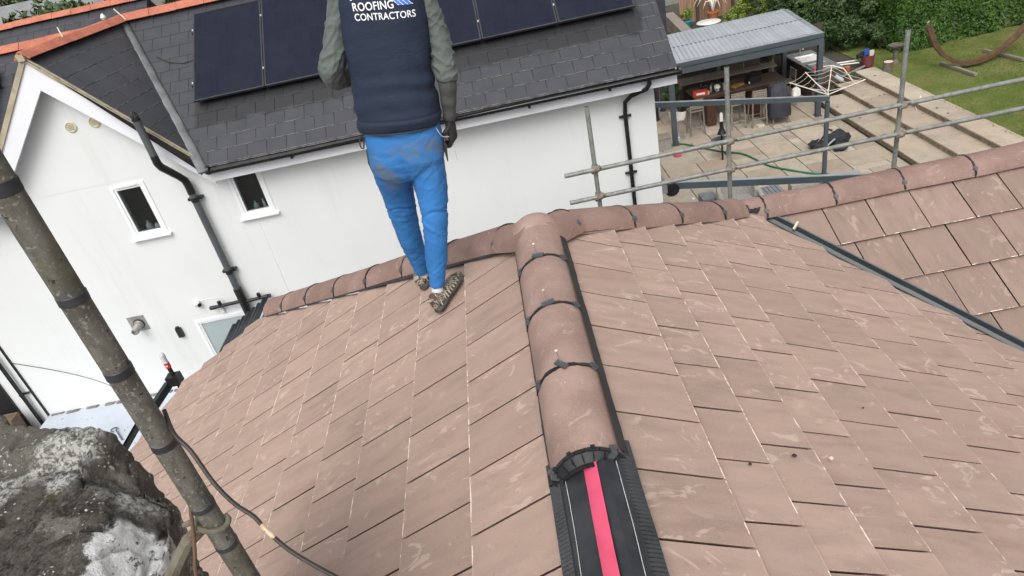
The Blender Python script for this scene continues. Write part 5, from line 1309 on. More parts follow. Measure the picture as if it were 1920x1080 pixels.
pb_ = MB(); e = arms[0]*.82+(ac+Vector((0, 0, hubz)))*.18; pb_.tube([e, e-Vector((0, 0, .08))], .008, 5); pb_.loft([[e+Vector((sx*w_, sy*.05, -h)) for sx, sy in ((-1, -1), (1, -1), (1, 1), (-1, 1))] for w_, h in ((.05, .08), (.09, .12), (.10, .28), (.07, .30))]); tag(pb_.build('peg_bag', 'white_plastic', None, False), 'white peg bag hanging from the airer arm', 'bag')
mb = MB(); mb.lathe(ac+Vector((.42, .28, 1.18)), [(.02, -.13), (.055, -.12), (.055, .1), (.03, .13)], 10, (.6, -.3, -.5)); tag(mb.build('spray_bottle', 'frosted', None), 'pale green bottle caught in the airer lines', 'bottle')
# bits around the steps and the lawn edge
tr_ = thing('trug', 'maroon tub with tools at the top of the steps', 'tub', (11.05, 20.75, -5.62)); mb = MB(); mb.lathe((11.05, 20.75, -5.62), [(.16, 0), (.2, .34), (.215, .35), (.19, .35), (.15, .05)], 16); mb.build('tub', 'maroon', tr_)
mb = MB(); mb.obox((11.0, 20.78, -5.2), (.07, 0, .03), (0, .05, 0), (0, 0, .08)); mb.build('blue_can', 'blue_plastic', tr_, False); mb = MB(); mb.obox((11.14, 20.72, -5.28), (.07, .01, 0), (0, .03, 0), (0, 0, .12)); mb.build('rag', 'vent_cream', tr_, False)
mb = MB(); mb.obox((10.86, 20.85, -5.28), (.10, .02, .03), (0, .05, 0), (0, 0, .07)); mb.build('dark_rag', 'black_fabric', tr_, False)
lg = thing('log_stump', 'cut log standing on the corner of the top step', 'log', (11.28, 20.0, -5.62)); mb = MB(); mb.lathe((11.28, 20.0, -5.62), [(.15, 0), (.14, .1), (.14, .26)], 12); mb.build('bark_side', 'bark', lg); mb = MB(); mb.lathe((11.28, 20.0, -5.36), [(.125, 0), (.125, .006)], 12); mb.build('cut_face', 'vent_cream', lg)
bb = thing('bird_bath', 'weathered garden pedestal beside the log', 'ornament', (11.75, 20.5, -5.62)); mb = MB(); mb.lathe((11.75, 20.5, -5.62), [(.14, 0), (.1, .06), (.06, .15), (.055, .42), (.2, .5), (.22, .55), (.15, .54)], 14); mb.build('pedestal', 'bark', bb)
mb = MB(); mb.bar((11.95, 20.3, -5.6), (12.02, 20.45, -5.12), .05, .03); tag(mb.build('wood_stake', 'grey_timber', None, False), 'short pale timber stake leaning on the garden pedestal', 'stake')
for i, (a, b, lab) in enumerate([((9.9, 21.3, -5.5), (10.85, 20.95, -5.45), 'upper white pole lying on the planting bed'), ((10.1, 21.15, -5.52), (10.85, 20.85, -5.5), 'lower white pole lying on the planting bed')]):
    mb = MB(); mb.tube([a, b], .022, 7); tag(mb.build('pole', 'white_plastic', None), lab, 'pole')
mb = MB(); mb.tube([(10.0, 20.25, -5.62), (10.9, 20.62, -5.56)], .03, 6); tag(mb.build('timber_rail', 'grey_timber', None), 'thin timber rail beside the top step', 'rail')
wd_ = thing('small_weeds', 'weeds growing at the end of the middle step', 'weeds', (10.1, 20.1, -5.78)); a, b = clump_pts(300, (10.35, 20.3, -5.65), (.25, .15, .12), 8); leaves('foliage', 'shrub_leaf', a, b, .03, wd_, .4, .7)
rs_ = MB(); rs_.tube([(10.5, 17.1, -5.765), (10.62, 17.4, -5.76), (10.85, 17.55, -5.60)], .018, 6); tag(rs_.build('white_stick', 'ivory_wire', None), 'short pale stick lying on the middle step', 'stick')
mb = MB(); mb.lathe((12.15, 17.26, -5.61), [(.10, 0), (.11, .012), (.10, .03), (.06, .04)], 16); tag(mb.build('frisbee', 'white_plastic', None), 'small white disc lying on the lawn', 'disc')
lf = MB()
for k in range(20):
    st_ = random.choice([(9.2, 9.8, -5.935), (9.95, 10.5, -5.775), (10.65, 11.1, -5.615)]); c = Vector((random.uniform(st_[0], st_[1]), random.uniform(14.5, 20), st_[2])); a = random.uniform(0, 6.28); r_ = random.uniform(.012, .035)
    lf.obox(c, (r_*math.cos(a), r_*math.sin(a), 0), (-r_*.5*math.sin(a), r_*.5*math.cos(a), 0), (0, 0, .006))
o = lf.build('leaf_litter', 'dark_timber', None, False); tag(o, 'scraps of dead leaf scattered over the steps', 'leaf litter'); stuff(o)
# hammock stand
hm = thing('hammock_stand', 'curved wooden hammock stand on the lawn', 'hammock stand', (13.4, 19.2, -5.62))
arc = [(12.10, 19.62, -4.42), (12.16, 19.55, -4.62), (12.26, 19.45, -4.95), (12.42, 19.30, -5.22), (12.66, 19.08, -5.42), (12.95, 18.95, -5.50), (13.3, 18.95, -5.49), (13.7, 19.05, -5.43), (14.1, 19.15, -5.32), (14.5, 19.3, -5.12), (14.85, 19.42, -4.85), (15.2, 19.55, -4.5)]
for dy, nm in ((-.05, 'curved_beam'), (.05, 'curved_beam')):
    mb = MB(); P_ = [Vector(p)+Vector((0, dy, 0)) for p in arc]
    for A, B in zip(P_[:-1], P_[1:]): mb.bar(A, B+(B-A)*.06, .075, .10)
    mb.build(nm, 'hammock_wood', hm, False)
for a, b in (((12.70, 18.18, -5.585), (12.62, 19.60, -5.585)), ((14.25, 18.55, -5.585), (14.05, 19.90, -5.585))): mb = MB(); mb.bar(a, b, .10, .07); mb.build('foot', 'grey_timber', hm, False)
mb = MB(); mb.tube([(12.08, 19.6, -4.40), (12.05, 19.58, -4.34), (12.1, 19.6, -4.30), (12.13, 19.63, -4.36)], .01, 5); mb.build('hook', 'alu', hm)
# lower patio things
gh = MB(); pts = [(3.9, 18.75, 0), (4.65, 18.88, 0), (5.1, 18.35, 0), (5.55, 17.72, 0), (5.96, 17.32, 0), (6.12, 16.85, 0), (6.27, 16.28, 0), (6.55, 15.85, 0), (6.96, 15.36, 0), (7.3, 15.1, 0), (7.5, 14.6, 0)]
def smooth_path(pts, k=6):
    P = [Vector(p) for p in pts]; out = []
    for i in range(len(P)-1):
        p0, p1, p2, p3 = P[max(i-1, 0)], P[i], P[i+1], P[min(i+2, len(P)-1)]
        for j in range(k):
            t = j/k; out.append(.5*((2*p1)+(-p0+p2)*t+(2*p0-5*p1+4*p2-p3)*t*t+(-p0+3*p1-3*p2+p3)*t**3))
    return out+[P[-1]]
gh.tube([p+Vector((0, 0, -6.07)) for p in smooth_path(pts)], .024, 7); tag(gh.build('garden_hose', 'green_hose', None), 'green garden hose snaking over the patio', 'hose')
mb = MB(); mb.lathe((4.44, 18.1, -6.10), [(.03, 0), (.11, .02), (.12, .07), (.09, .13), (.02, .15)], 12); tag(mb.build('pink_ball', 'pink', None), 'bright pink ball on the patio by the pergola post', 'ball')
rx = thing('storage_box', 'grey rattan storage box by the end of the house', 'box', (4.12, 18.85, GZ)); mb = MB(); mb.box(3.9, 4.42, 18.65, 19.05, GZ, -5.76); mb.build('body', 'rattan', rx, False)
for k in range(5): mb = MB(); mb.box(3.88, 4.44, 18.63+k*.088, 18.712+k*.088, -5.758, -5.735); mb.build('lid_slat', 'grey_timber', rx, False)
mb = MB(); mb.lathe((4.55, 21.2, GZ), [(.16, 0), (.17, .4), (.15, .8), (.1, 1.1), (.12, 1.15)], 12); tag(mb.build('covered_heater', 'cover_fabric', None), 'dark covered column standing at the back left of the pergola', 'heater')
# patio torch with a dish half way
pt_ = thing('garden_torch', 'black patio torch with a round dish on a pole', 'torch', (5.42, 17.24, GZ)); mb = MB(); mb.tube([(5.42, 17.24, GZ), (5.42, 17.24, -5.30)], .025, 8); mb.build('pole', 'soil_black', pt_)
mb = MB(); mb.lathe((5.42, 17.24, -5.58), [(.05, -.04), (.26, .0), (.28, .05), (.26, .05), (.05, .01)], 22); mb.build('dish', 'soil_grey', pt_)
mb = MB(); mb.lathe((5.42, 17.24, -5.36), [(.12, 0), (.085, .08), (.05, .17), (.05, .26), (.035, .36)], 14); mb.build('burner', 'soil_black', pt_); mb = MB(); mb.lathe((5.42, 17.24, -5.02), [(.04, 0), (.042, .18), (.03, .22)], 12); mb.build('glass_tube', 'white_plastic', pt_)
# black bag and folded frame on the patio
bg_ = thing('bag_heap', 'black bag and folded pushchair frame dumped on the patio', 'bag', (7.98, 16.75, GZ))
def blob(c, rad, seed, mat, name, parent, amp=.22):
    mb = MB(); n, m = 16, 10; rings = []
    for i in range(1, m):
        th = math.pi*i/m; rg_ = []
        for k in range(n):
            ph = 6.2832*k/n; dv = Vector((math.sin(th)*math.cos(ph), math.sin(th)*math.sin(ph), -math.cos(th))); q = 1+amp*noise.noise(dv*2.2+Vector((seed, 0, 0)))*2
            rg_.append(Vector(c)+Vector((dv.x*rad[0]*q, dv.y*rad[1]*q, max(dv.z*rad[2]*q, -rad[2]*.8))))
        rings.append(rg_)
    mb.loft(rings); return mb.build(name, mat, parent, True, 60)
blob((8.25, 16.75, GZ+.16), (.33, .22, .2), 1, 'black_fabric', 'bag', bg_); blob((7.75, 16.7, GZ+.1), (.22, .25, .12), 4, 'black_fabric', 'cloth_fold', bg_); blob((8.15, 16.35, GZ+.1), (.18, .14, .12), 7, 'black_fabric', 'pouch', bg_)
for a, b in (((7.45, 16.45, -6.07), (8.0, 16.85, -5.72)), ((8.0, 16.85, -5.72), (8.25, 16.55, -6.0)), ((7.6, 16.35, -6.07), (8.1, 16.55, -5.85))): mb = MB(); mb.tube([a, b], .02, 6); mb.build('frame_tube', 'alu', bg_)
mb = MB(); mb.tube([(7.4, 16.4, -6.05), (7.55, 16.5, -5.98), (7.95, 16.75, -5.75), (8.05, 16.9, -5.68), (8.15, 16.8, -5.72)], .026, 7); mb.build('grip', 'black_plastic', bg_)
# rattan armchair, slatted table, sofa end
ac_ = thing('rattan_armchair', 'grey rattan tub armchair behind the new ridge', 'armchair', (4.72, 14.05, GZ)); c = Vector((4.72, 14.05, GZ))
def tub(c, r, h0, h1, a0, a1, mat, name, parent, th=.09, flat=.0):
    mb = MB(); rings = []
    for k in range(25):
        a = R(a0+(a1-a0)*k/24); hh = h1-flat*abs(k-12)/12
        ci, si = math.cos(a), math.sin(a)
        rings.append([c+Vector((ci*q, si*q, h)) for q, h in ((r-th, h0), (r, h0), (r+.02, hh-.05), (r-.01, hh), (r-th+.02, hh), (r-th, hh-.05))])
    mb.loft(rings); return mb.build(name, mat, parent, True, 50)
tub(c, .46, .08, .80, -20, 200, 'rattan', 'back_shell', ac_, .11, .16)
for sx in (-1, 1): mb = MB(); mb.tube([c+Vector((sx*.41, .1, .62)), c+Vector((sx*.43, -.15, .60)), c+Vector((sx*.42, -.40, .56)), c+Vector((sx*.41, -.43, .1))], .055, 8); mb.build('arm', 'rattan', ac_)
mb = MB(); mb.lathe(c+Vector((0, -.05, .10)), [(.40, 0), (.42, .25), (.40, .30), (.30, .32)], 20); mb.build('seat', 'rattan', ac_)
mb = MB(); mb.box(4.02, 4.36, 14.35, 14.75, GZ, -5.68); tag(mb.build('side_cube', 'slat_grey', None, False), 'small dark cube table beside the rattan armchair', 'table')
lt_ = thing('slatted_table', 'low grey slatted garden table right of the armchair', 'table', (5.45, 14.1, GZ))
for k in range(7): mb = MB(); mb.box(5.12+k*.095, 5.20+k*.095, 13.75, 14.42, -5.72, -5.69); mb.build('slat', 'slat_grey', lt_, False)
for x in (5.17, 5.72):
    for y in (13.8, 14.37): mb = MB(); mb.box(x-.03, x+.03, y-.03, y+.03, GZ, -5.72); mb.build('leg', 'slat_grey', lt_, False)
sf_ = thing('rattan_sofa', 'end of a grey rattan sofa behind the new ridge', 'sofa', (6.5, 13.5, GZ))
mb = MB(); mb.box(5.80, 7.3, 13.72, 13.92, GZ, -5.45); mb.build('back', 'rattan', sf_, False); mb = MB(); mb.box(5.80, 5.97, 13.05, 13.72, GZ, -5.55); mb.build('arm', 'rattan', sf_, False); mb = MB(); mb.box(5.97, 7.3, 13.05, 13.72, GZ, -5.75); mb.build('seat', 'rattan', sf_, False)
for k, (x, y) in enumerate([(4.05, 15.3), (3.62, 15.25), (3.25, 15.5)]): mb = MB(); mb.lathe((x, y, GZ), [(.03, 0), (.045, .02), (.02, .05)], 8); tag(mb.build('pebble', 'white_plastic' if k == 0 else 'riser_stone', None), ['small white pebble on the patio near the ridge', 'brown pebble in a heap on the patio', 'brown pebble nearest the white wall'][k], 'pebble')

# ------------------------------------------------------------------ scaffold guard rail beyond the wing
sg = thing('scaffold_guardrail', 'galvanised scaffold tube guard rail beyond the new roof', 'scaffold', (2.2, 6.8, GZ))
YS = 6.8; up = [(.735, -.47), (2.15, -.375), (3.94, -.385)]
def hollow(mb, a, b, r=.0242, n=14, t=.005):
    mb.tube([a, b], r, n)
for x, zt in up:
    mb = MB(); hollow(mb, (x, YS, GZ), (x, YS, zt)); o = mb.build('upright', 'galvanised', sg); mb = MB(); mb.lathe((x, YS, zt), [(.018, 0), (.018, .0015)], 12); mb.build('tube_bore', 'soil_black', o)
for z, xl in ((-1.135, .405), (-1.45, .415)):
    mb = MB(); mb.tube([(xl, YS-.05, z), (2.0, YS-.05, z+.012), (9.5, YS-.05, z+.02)], .0242, 14); o = mb.build('rail', 'galvanised', sg); mb = MB(); mb.lathe((xl, YS-.05, z), [(.018, 0), (.018, .0015)], 12, (-1, 0, 0)); mb.build('tube_bore', 'soil_black', o)
for x, _ in up:
    for z in (-1.13, -1.445):
        mb = MB(); mb.lathe((x, YS, z), [(.033, -.03), (.036, -.02), (.036, .02), (.033, .03)], 12); mb.lathe((x-.02, YS-.05, z), [(.033, -.01), (.036, 0), (.036, .045), (.033, .055)], 12, (1, 0, 0)); o = mb.build('coupler', 'coupler_rust', sg)
        for dx, dz in ((.045, .02), (-.04, -.015)): mb = MB(); mb.tube([(x+dx, YS-.10, z+dz), (x+dx, YS-.02, z+dz)], .009, 6); mb.lathe((x+dx, YS-.10, z+dz), [(.016, 0), (.016, .014)], 6, (0, 1, 0)); mb.build('bolt', 'coupler_rust', o)
mb = MB(); mb.lathe((1.83, YS-.05, -1.123), [(.027, 0), (.031, .01), (.031, .15), (.027, .16)], 12, (1, 0, .01)); mb.build('sleeve_coupler', 'galvanised', sg)

# ------------------------------------------------------------------ bottle on the post by the eaves
ps = thing('post', 'dark post standing at the eaves below the bottle', 'post', (-4.34, 6.45, GZ)); mb = MB(); mb.tube([(-4.33, 6.45, GZ), (-4.33, 6.45, -2.28)], .024, 8); mb.build('shaft', 'soil_black', ps)
mb = MB(); mb.bar((-4.42, 6.42, -2.50), (-4.52, 6.02, -2.56), .05, .09); mb.build('bracket_arm', 'lead_valley', ps, False); mb = MB(); mb.obox((-4.34, 6.45, -2.46), (.07, 0, 0), (0, .06, 0), (0, 0, .06)); mb.build('clamp_block', 'soil_black', ps, False)
bt_ = thing('plastic_bottle', 'clear plastic bottle with a red label capping the post', 'bottle', (-4.33, 6.45, -2.28)); b0 = (-4.33, 6.45, -2.29)
mb = MB(); mb.lathe(b0, [(.030, .0), (.031, .07)], 12); mb.build('label_sleeve', 'red_label', bt_); mb = MB(); mb.lathe(b0, [(.028, .07), (.027, .12), (.031, .15), (.028, .185), (.02, .195)], 12); mb.build('bottle_body', 'clear_plastic', bt_)
mb = MB(); mb.obox((-4.325, 6.42, -2.255), (.012, 0, 0), (0, .002, 0), (0, 0, .006)); mb.build('label_mark', 'logo_white', bt_, False)

# ------------------------------------------------------------------ chimney, mast, cable in the left foreground
ch = MB(); top_out = [(-1.75, 1.62), (-1.42, 1.47), (-1.27, 1.41), (-1.165, 1.27), (-1.075, 1.225), (-1.035, 1.06), (-1.0, .91), (-.955, .70), (-1.3, .45), (-1.75, .55)]
bm = bmesh.new()
lo = [(-1.80, 1.66), (-1.44, 1.50), (-1.26, 1.44), (-1.15, 1.30), (-1.06, 1.245), (-1.01, 1.07), (-.975, .91), (-.93, .68), (-1.3, .40), (-1.8, .5)]
sh = lambda o_, d_: [(x-d_ if y < 1.35 and x > -1.25 else x, y) for x, y in o_]
levels = [(sh(lo, .20), -1.6), (sh(lo, .12), .30), (sh(lo, .045), .50), (sh(lo, .035), .60), (sh(top_out, .115), .735)]
rings = []
for out, z in levels: rings.append([bm.verts.new((x, y, z)) for x, y in out])
nn_ = len(top_out)
for a, b in zip(rings[:-1], rings[1:]):
    for i in range(nn_): bm.faces.new((a[i], a[(i+1) % nn_], b[(i+1) % nn_], b[i]))
bm.faces.new(rings[-1]); bm.faces.new(rings[0][::-1])
me = bpy.data.meshes.new('tmp'); bm.to_mesh(me); bm.free()
tmp = bpy.data.objects.new('tmp', me); C.objects.link(tmp)
rm = tmp.modifiers.new('r', 'REMESH'); rm.mode = 'VOXEL'; rm.voxel_size = .009
sm = tmp.modifiers.new('s', 'SMOOTH'); sm.iterations = 3; sm.factor = .5
dg = bpy.context.evaluated_depsgraph_get(); me2 = bpy.data.meshes.new_from_object(tmp.evaluated_get(dg)); bpy.data.objects.remove(tmp)
nv = len(me2.vertices); co_v = np.zeros(nv*3); me2.vertices.foreach_get('co', co_v); co_v = co_v.reshape(-1, 3); no_v = np.zeros(nv*3); me2.vertices.foreach_get('normal', no_v); no_v = no_v.reshape(-1, 3)
for i in range(nv):
    v = Vector(co_v[i]); 
    if v.z < 0: continue
    h = .030*noise.noise(v*4.2)+.013*noise.noise(v*11+Vector((5, 0, 0)))+.007*noise.noise(v*27)+.0055*noise.noise(v*60)
    if no_v[i][2] > .35:      # front block sits lower than the back stone, a crack between them, shoulders worn round
        q = v.y+.20*v.x+.05*noise.noise(v*6); st = max(0, min(1, (1.075-q)/.05)); st = st*st*(3-2*st)
        co_v[i][2] -= .040*st+.035*math.exp(-((q-1.06)/.018)**2)+.16*max(0, v.x+1.22)**1.5
    cr2 = abs(noise.noise(v*7+Vector((9, 9, 0)))); h -= .014*max(0, 1-cr2/.06)
    co_v[i] += no_v[i]*h
me2.vertices.foreach_set('co', co_v.ravel()); me2.update(); me2.shade_smooth()
me2.materials.clear(); me2.materials.append(MATS['lichen_stone'])
tag(link('chimney_stack', me2), 'lichen covered stone chimney top with flaking white paint', 'chimney')
ms_ = thing('aerial_mast', 'weathered grey mast pole with dark bands rising past the chimney', 'mast', (-.834, 1.0, -1.1))
mx, my, mr_ = -.834, 1.0, .0225
mb = MB(); mb.tube([(mx, my, -1.1), (mx, my, .62), (mx, my, 2.2)], mr_, 28); mb.build('tube', 'weathered_mast', ms_)
for z, h in ((1.497, .022), (1.30, .016), (1.145, .017), (.972, .016), (.800, .014), (.683, .013)):
    mb = MB(); k = [(mr_+.0008+.0006*math.sin(i*2.1), 0) for i in range(3)]; mb.lathe((mx, my, z), [(mr_+.0002, -h/2), (mr_+.0012, -h/2+.001), (mr_+.0012, h/2-.001), (mr_+.0002, h/2)], 28, (.04, .03, 1)); mb.build('tape_band', 'tape_dark', ms_)
mb = MB(); mb.obox((mx+.020, my-.010, .822), (.006, 0, 0), (0, .004, 0), (0, 0, .014)); mb.build('tape_end', 'tape_dark', ms_, False)
mb = MB(); mb.tube([(mx+.022, my-.02, .722), (mx+.028, my-.03, .722)], .0022, 5); mb.build('screw', 'tape_dark', ms_)
# bracket: an iron loop and arm to the stonework
bk_ = MB(); pts = []
for k in range(20): a = R(150+k*12.5); pts.append((mx+(mr_+.006)*math.cos(a), my+(mr_+.006)*math.sin(a), .752+.010*math.sin(k*.3)))
bk_.tube([(mx-.075, my+.02, .735)]+pts+[(mx-.045, my-.02, .742)], .0062, 8); bk_.tube([(mx-.028, my-.012, .745), (mx-.065, my-.005, .715), (mx-.115, my+.0, .655), (mx-.15, my+.0, .61)], [.014, .015, .017, .018], 8)
tag(bk_.build('mast_bracket', 'rusty_iron', None), 'rusty iron bracket looped round the mast and fixed to the chimney', 'bracket')
# coax cable over the roof, with a frayed stretch
cable = thing('coax_cable', 'black aerial cable hanging from the mast in front of the tiles', 'cable', (-.7, .9, .8))
cp1 = smooth_path([(mx+.010, my+.035, 1.02), (-.796, .985, 1.000), (-.766, .958, .974), (-.737, .925, .921), (-.707, .902, .882), (-.678, .888, .857), (-.660, .873, .831), (-.629, .853, .796), (-.596, .838, .768), (-.562, .824, .743), (-.50, .80, .70), (-.40, .77, .62)], 5)
mb = MB(); mb.tube(cp1, .0040, 8); mb.build('sheath', 'coax', cable)
mb = MB(); q = cp1[28:33]; mb.tube([p+Vector((0, 0, .0004)) for p in q], [.0038, .0044, .0039, .0045, .0038], 8); mb.build('frayed_braid', 'copper_bare', cable)
c2 = thing('coax_cable', 'brown cable running down behind the mast foot', 'cable', (-.82, .93, .8)); mb = MB(); mb.tube(smooth_path([(mx-.004, my+.034, .87), (-.850, 1.012, .83), (-.852, .992, .81), (-.854, .978, .79), (-.858, .962, .76), (-.862, .942, .73), (-.870, .922, .69), (-.89, .89, .55)], 5), .0038, 8); mb.build('sheath', 'hammock_wood', c2)

# ------------------------------------------------------------------ the roofer
def evald(mb_list, voxel, it=3, fac=.5):
    mb = MB()
    for m_ in mb_list: mb.add(m_.v, m_.f)
    me = mb.mesh('tmp', False); o = bpy.data.objects.new('tmp', me); C.objects.link(o)
    r_ = o.modifiers.new('r', 'REMESH'); r_.mode = 'VOXEL'; r_.voxel_size = voxel
    s_ = o.modifiers.new('s', 'SMOOTH'); s_.iterations = it; s_.factor = fac
    dg = bpy.context.evaluated_depsgraph_get(); m2 = bpy.data.meshes.new_from_object(o.evaluated_get(dg)); bpy.data.objects.remove(o); m2.shade_smooth()
    return m2
def displace(me, fn):
    n = len(me.vertices); a = np.zeros(n*3); me.vertices.foreach_get('co', a); a = a.reshape(-1, 3); b = np.zeros(n*3); me.vertices.foreach_get('normal', b); b = b.reshape(-1, 3)
    for i in range(n): a[i] += b[i]*fn(Vector(a[i]), Vector(b[i]))
    me.vertices.foreach_set('co', a.ravel()); me.update(); return me
def limb(rings, n=20, ry=1.12, grow=1.0, cap=True):
    """rings (x,y,z,r) swept with cross-sections square to the path"""
    mb = MB(); P = [Vector(r_[:3]) for r_ in rings]; rs = [r_[3]*grow for r_ in rings]
    # refine
    pts = []; rr_ = []
    for i in range(len(P)-1):
        for j in range(4):
            t = j/4; p0, p1, p2, p3 = P[max(i-1, 0)], P[i], P[i+1], P[min(i+2, len(P)-1)]
            pts.append(.5*((2*p1)+(-p0+p2)*t+(2*p0-5*p1+4*p2-p3)*t*t+(-p0+3*p1-3*p2+p3)*t**3)); rr_.append(rs[i]+(rs[i+1]-rs[i])*t)
    pts.append(P[-1]); rr_.append(rs[-1]); mb.tube(pts, rr_, n); return mb
def torso(rings, n=32, grow=1.0, ex=.8):
    mb = MB(); out = []
    for (x, y, z, rx, ry, tl) in rings:
        rg = []
        for k in range(n):
            a = 6.28318*k/n; c_, s_ = math.cos(a), math.sin(a)
            px_ = math.copysign(abs(c_)**ex, c_)*rx*grow; py_ = math.copysign(abs(s_)**ex, s_)*ry*grow
            rg.append((x+px_, y+py_, z+tl*px_))
        out.append(rg)
    mb.loft(out); return mb
RL = [(-.668, 3.462, -.232, .040), (-.652, 3.47, -.165, .045), (-.632, 3.49, -.067, .060), (-.590, 3.51, .125, .067), (-.577, 3.535, .207, .074), (-.562, 3.565, .323, .089), (-.560, 3.59, .45, .103), (-.562, 3.60, .56, .103)]
LL = [(-.797, 3.842, -.330, .041), (-.793, 3.82, -.21, .055), (-.793, 3.77, -.017, .070), (-.778, 3.72, .182, .081), (-.765, 3.67, .338, .095), (-.748, 3.62, .45, .106), (-.735, 3.61, .56, .106)]
PV = [(-.655, 3.61, .405, .15, .10, 0), (-.655, 3.605, .45, .192, .125, -.04), (-.650, 3.60, .51, .203, .138, -.08), (-.636, 3.605, .60, .203, .135, -.11), (-.63, 3.61, .70, .198, .128, -.11)]
VS = [(-.640, 3.605, .690, .205, .140, -.11), (-.637, 3.607, .715, .209, .143, -.11), (-.626, 3.615, .775, .210, .142, -.10), (-.623, 3.625, .851, .206, .136, -.09), (-.610, 3.64, .959, .200, .132, -.08), (-.598, 3.655, 1.049, .207, .136, -.08), (-.584, 3.67, 1.147, .212, .138, -.08), (-.577, 3.675, 1.206, .212, .138, -.08), (-.567, 3.68, 1.299, .208, .130, -.07), (-.560, 3.685, 1.37, .190, .115, -.06), (-.555, 3.69, 1.42, .130, .09, -.04), (-.552, 3.695, 1.455, .075, .068, 0)]
AL_ = [(-.735, 3.685, 1.37, .070), (-.772, 3.68, 1.310, .062), (-.826, 3.665, 1.2, .058), (-.862, 3.645, 1.105, .062), (-.898, 3.64, 1.035, .064), (-.908, 3.675, .985, .058), (-.893, 3.745, .955, .051), (-.850, 3.81, .948, .046), (-.800, 3.85, .955, .040)]
AR_ = [(-.390, 3.69, 1.345, .068), (-.360, 3.685, 1.25, .058), (-.340, 3.665, 1.117, .054), (-.334, 3.64, 1.02, .057), (-.335, 3.615, .945, .059), (-.342, 3.605, .865, .052)]
AF_ = [(-.340, 3.605, .885, .050), (-.350, 3.612, .81, .046), (-.362, 3.622, .745, .040), (-.379, 3.64, .655, .033)]
# body: one continuous figure under the clothes
hc = Vector((-.548, 3.72, 1.60))
head = torso([(hc.x, hc.y-.005, hc.z-.17, .052, .055, 0), (hc.x, hc.y, hc.z-.12, .054, .062, 0), (hc.x, hc.y+.012, hc.z-.095, .058, .088, 0), (hc.x, hc.y+.010, hc.z-.05, .070, .098, 0), (hc.x, hc.y, hc.z, .076, .100, 0), (hc.x, hc.y-.004, hc.z+.05, .077, .100, 0), (hc.x, hc.y-.004, hc.z+.09, .066, .085, 0), (hc.x, hc.y, hc.z+.115, .035, .05, 0)], 24, 1, 1)
nose = MB(); nose.loft([[hc+Vector((sx*w_, dy, dz)) for sx in (-1, 1)]+[hc+Vector((0, dy+f_, dz))] for w_, dy, dz, f_ in ((.008, .092, .02, .012), (.012, .094, -.01, .020), (.018, .094, -.03, .030), (.012, .090, -.042, .018))])
ears = MB()
for sx in (-1, 1): ears.lathe(hc+Vector((sx*.072, -.005, -.01)), [(.012, 0), (.026, .008), (.030, .014), (.018, .020)], 12, (sx, -.4, 0))
jaw = MB(); jaw.obox(hc+Vector((0, .094, -.066)), (.022, 0, 0), (0, .006, 0), (0, 0, .008))
def hand(c, down, side, fw_, s=1.0, curl=.9):
    """palm, four unequal curled fingers and a thumb that leaves the side of the palm"""
    c, down, side, fw_ = Vector(c), Vector(down).normalized(), Vector(side).normalized(), Vector(fw_).normalized(); out = []
    p = MB(); p.loft([[c+down*h*s+side*(w_*math.cos(k*.5236))*s+fw_*(t_*math.sin(k*.5236))*s for k in range(12)] for h, w_, t_ in ((-.012, .026, .022), (.01, .032, .024), (.045, .042, .022), (.085, .043, .020), (.097, .036, .015))]); out.append(p)
    for i, (o_, l) in enumerate(((-.032, .070), (-.011, .080), (.011, .075), (.031, .060))):
        b0 = c+down*.088*s+side*o_*s; a1 = curl; d1 = (down*math.cos(.45*a1)+fw_*math.sin(.45*a1)); d2 = (down*math.cos(1.35*a1)+fw_*math.sin(1.35*a1)); d3 = (down*math.cos(2.3*a1)+fw_*math.sin(2.3*a1))
        q1 = b0+d1*l*.45*s; q2 = q1+d2*l*.33*s; q3 = q2+d3*l*.26*s
        f_ = MB(); f_.tube([b0-down*.02*s, b0, q1, q2, q3], [.0105*s, .0108*s, .0102*s, .0095*s, .008*s], 8); out.append(f_)
    t0 = c+down*.022*s-side*.030*s; t1 = t0+(down*.55-side*.55+fw_*.5)*.034*s; t2 = t1+(down*.8-side*.1+fw_*.65)*.030*s; t3 = t2+(down*.8+side*.3+fw_*.5)*.022*s
    f_ = MB(); f_.tube([t0-down*.01, t0, t1, t2, t3], [.013*s, .013*s, .012*s, .0108*s, .009*s], 8); out.append(f_)
    return out
RH = dict(c=(-.382, 3.645, .648), down=(-.03, .02, -1), side=(.25, .95, 0), fw_=(-.95, .25, 0)); LH = dict(c=(-.785, 3.865, .958), down=(.75, .6, .0), side=(.3, -.4, .85), fw_=(-.2, .5, .6))
feet = []
body = evald([torso(VS, 32, .88), torso(PV, 32, .80), limb(RL, 14, 1, .70), limb(LL, 14, 1, .70), limb(AL_, 14, 1, .72), limb(AR_, 14, 1, .72), limb(AF_, 14, 1, .72), head, nose, ears, jaw]+hand(**RH, s=.85, curl=1.15)+hand(**LH, s=.85, curl=1.15), .0085, 2, .4)
body.materials.clear(); body.materials.append(MATS['skin'])
man = link('person', body); tag(man, 'person seen from behind in navy gilet and blue joggers standing on the tiles', 'person')
hr_ = torso([(hc.x, hc.y-.02, hc.z-.08, .060, .072, 0), (hc.x, hc.y-.022, hc.z-.03, .078, .085, 0), (hc.x, hc.y-.018, hc.z+.03, .083, .094, 0), (hc.x, hc.y-.008, hc.z+.08, .076, .098, 0), (hc.x, hc.y-.004, hc.z+.115, .05, .07, 0), (hc.x, hc.y, hc.z+.13, .015, .02, 0)], 24, 1, 1).build('hair', 'hair', man, True, 60)
for sx in (-.03, .03): mb = MB(); mb.lathe(hc+Vector((sx, .088, .008)), [(.011, 0), (.008, .006), (.001, .008)], 10, (0, 1, 0)); mb.build('eye', 'logo_white', man)
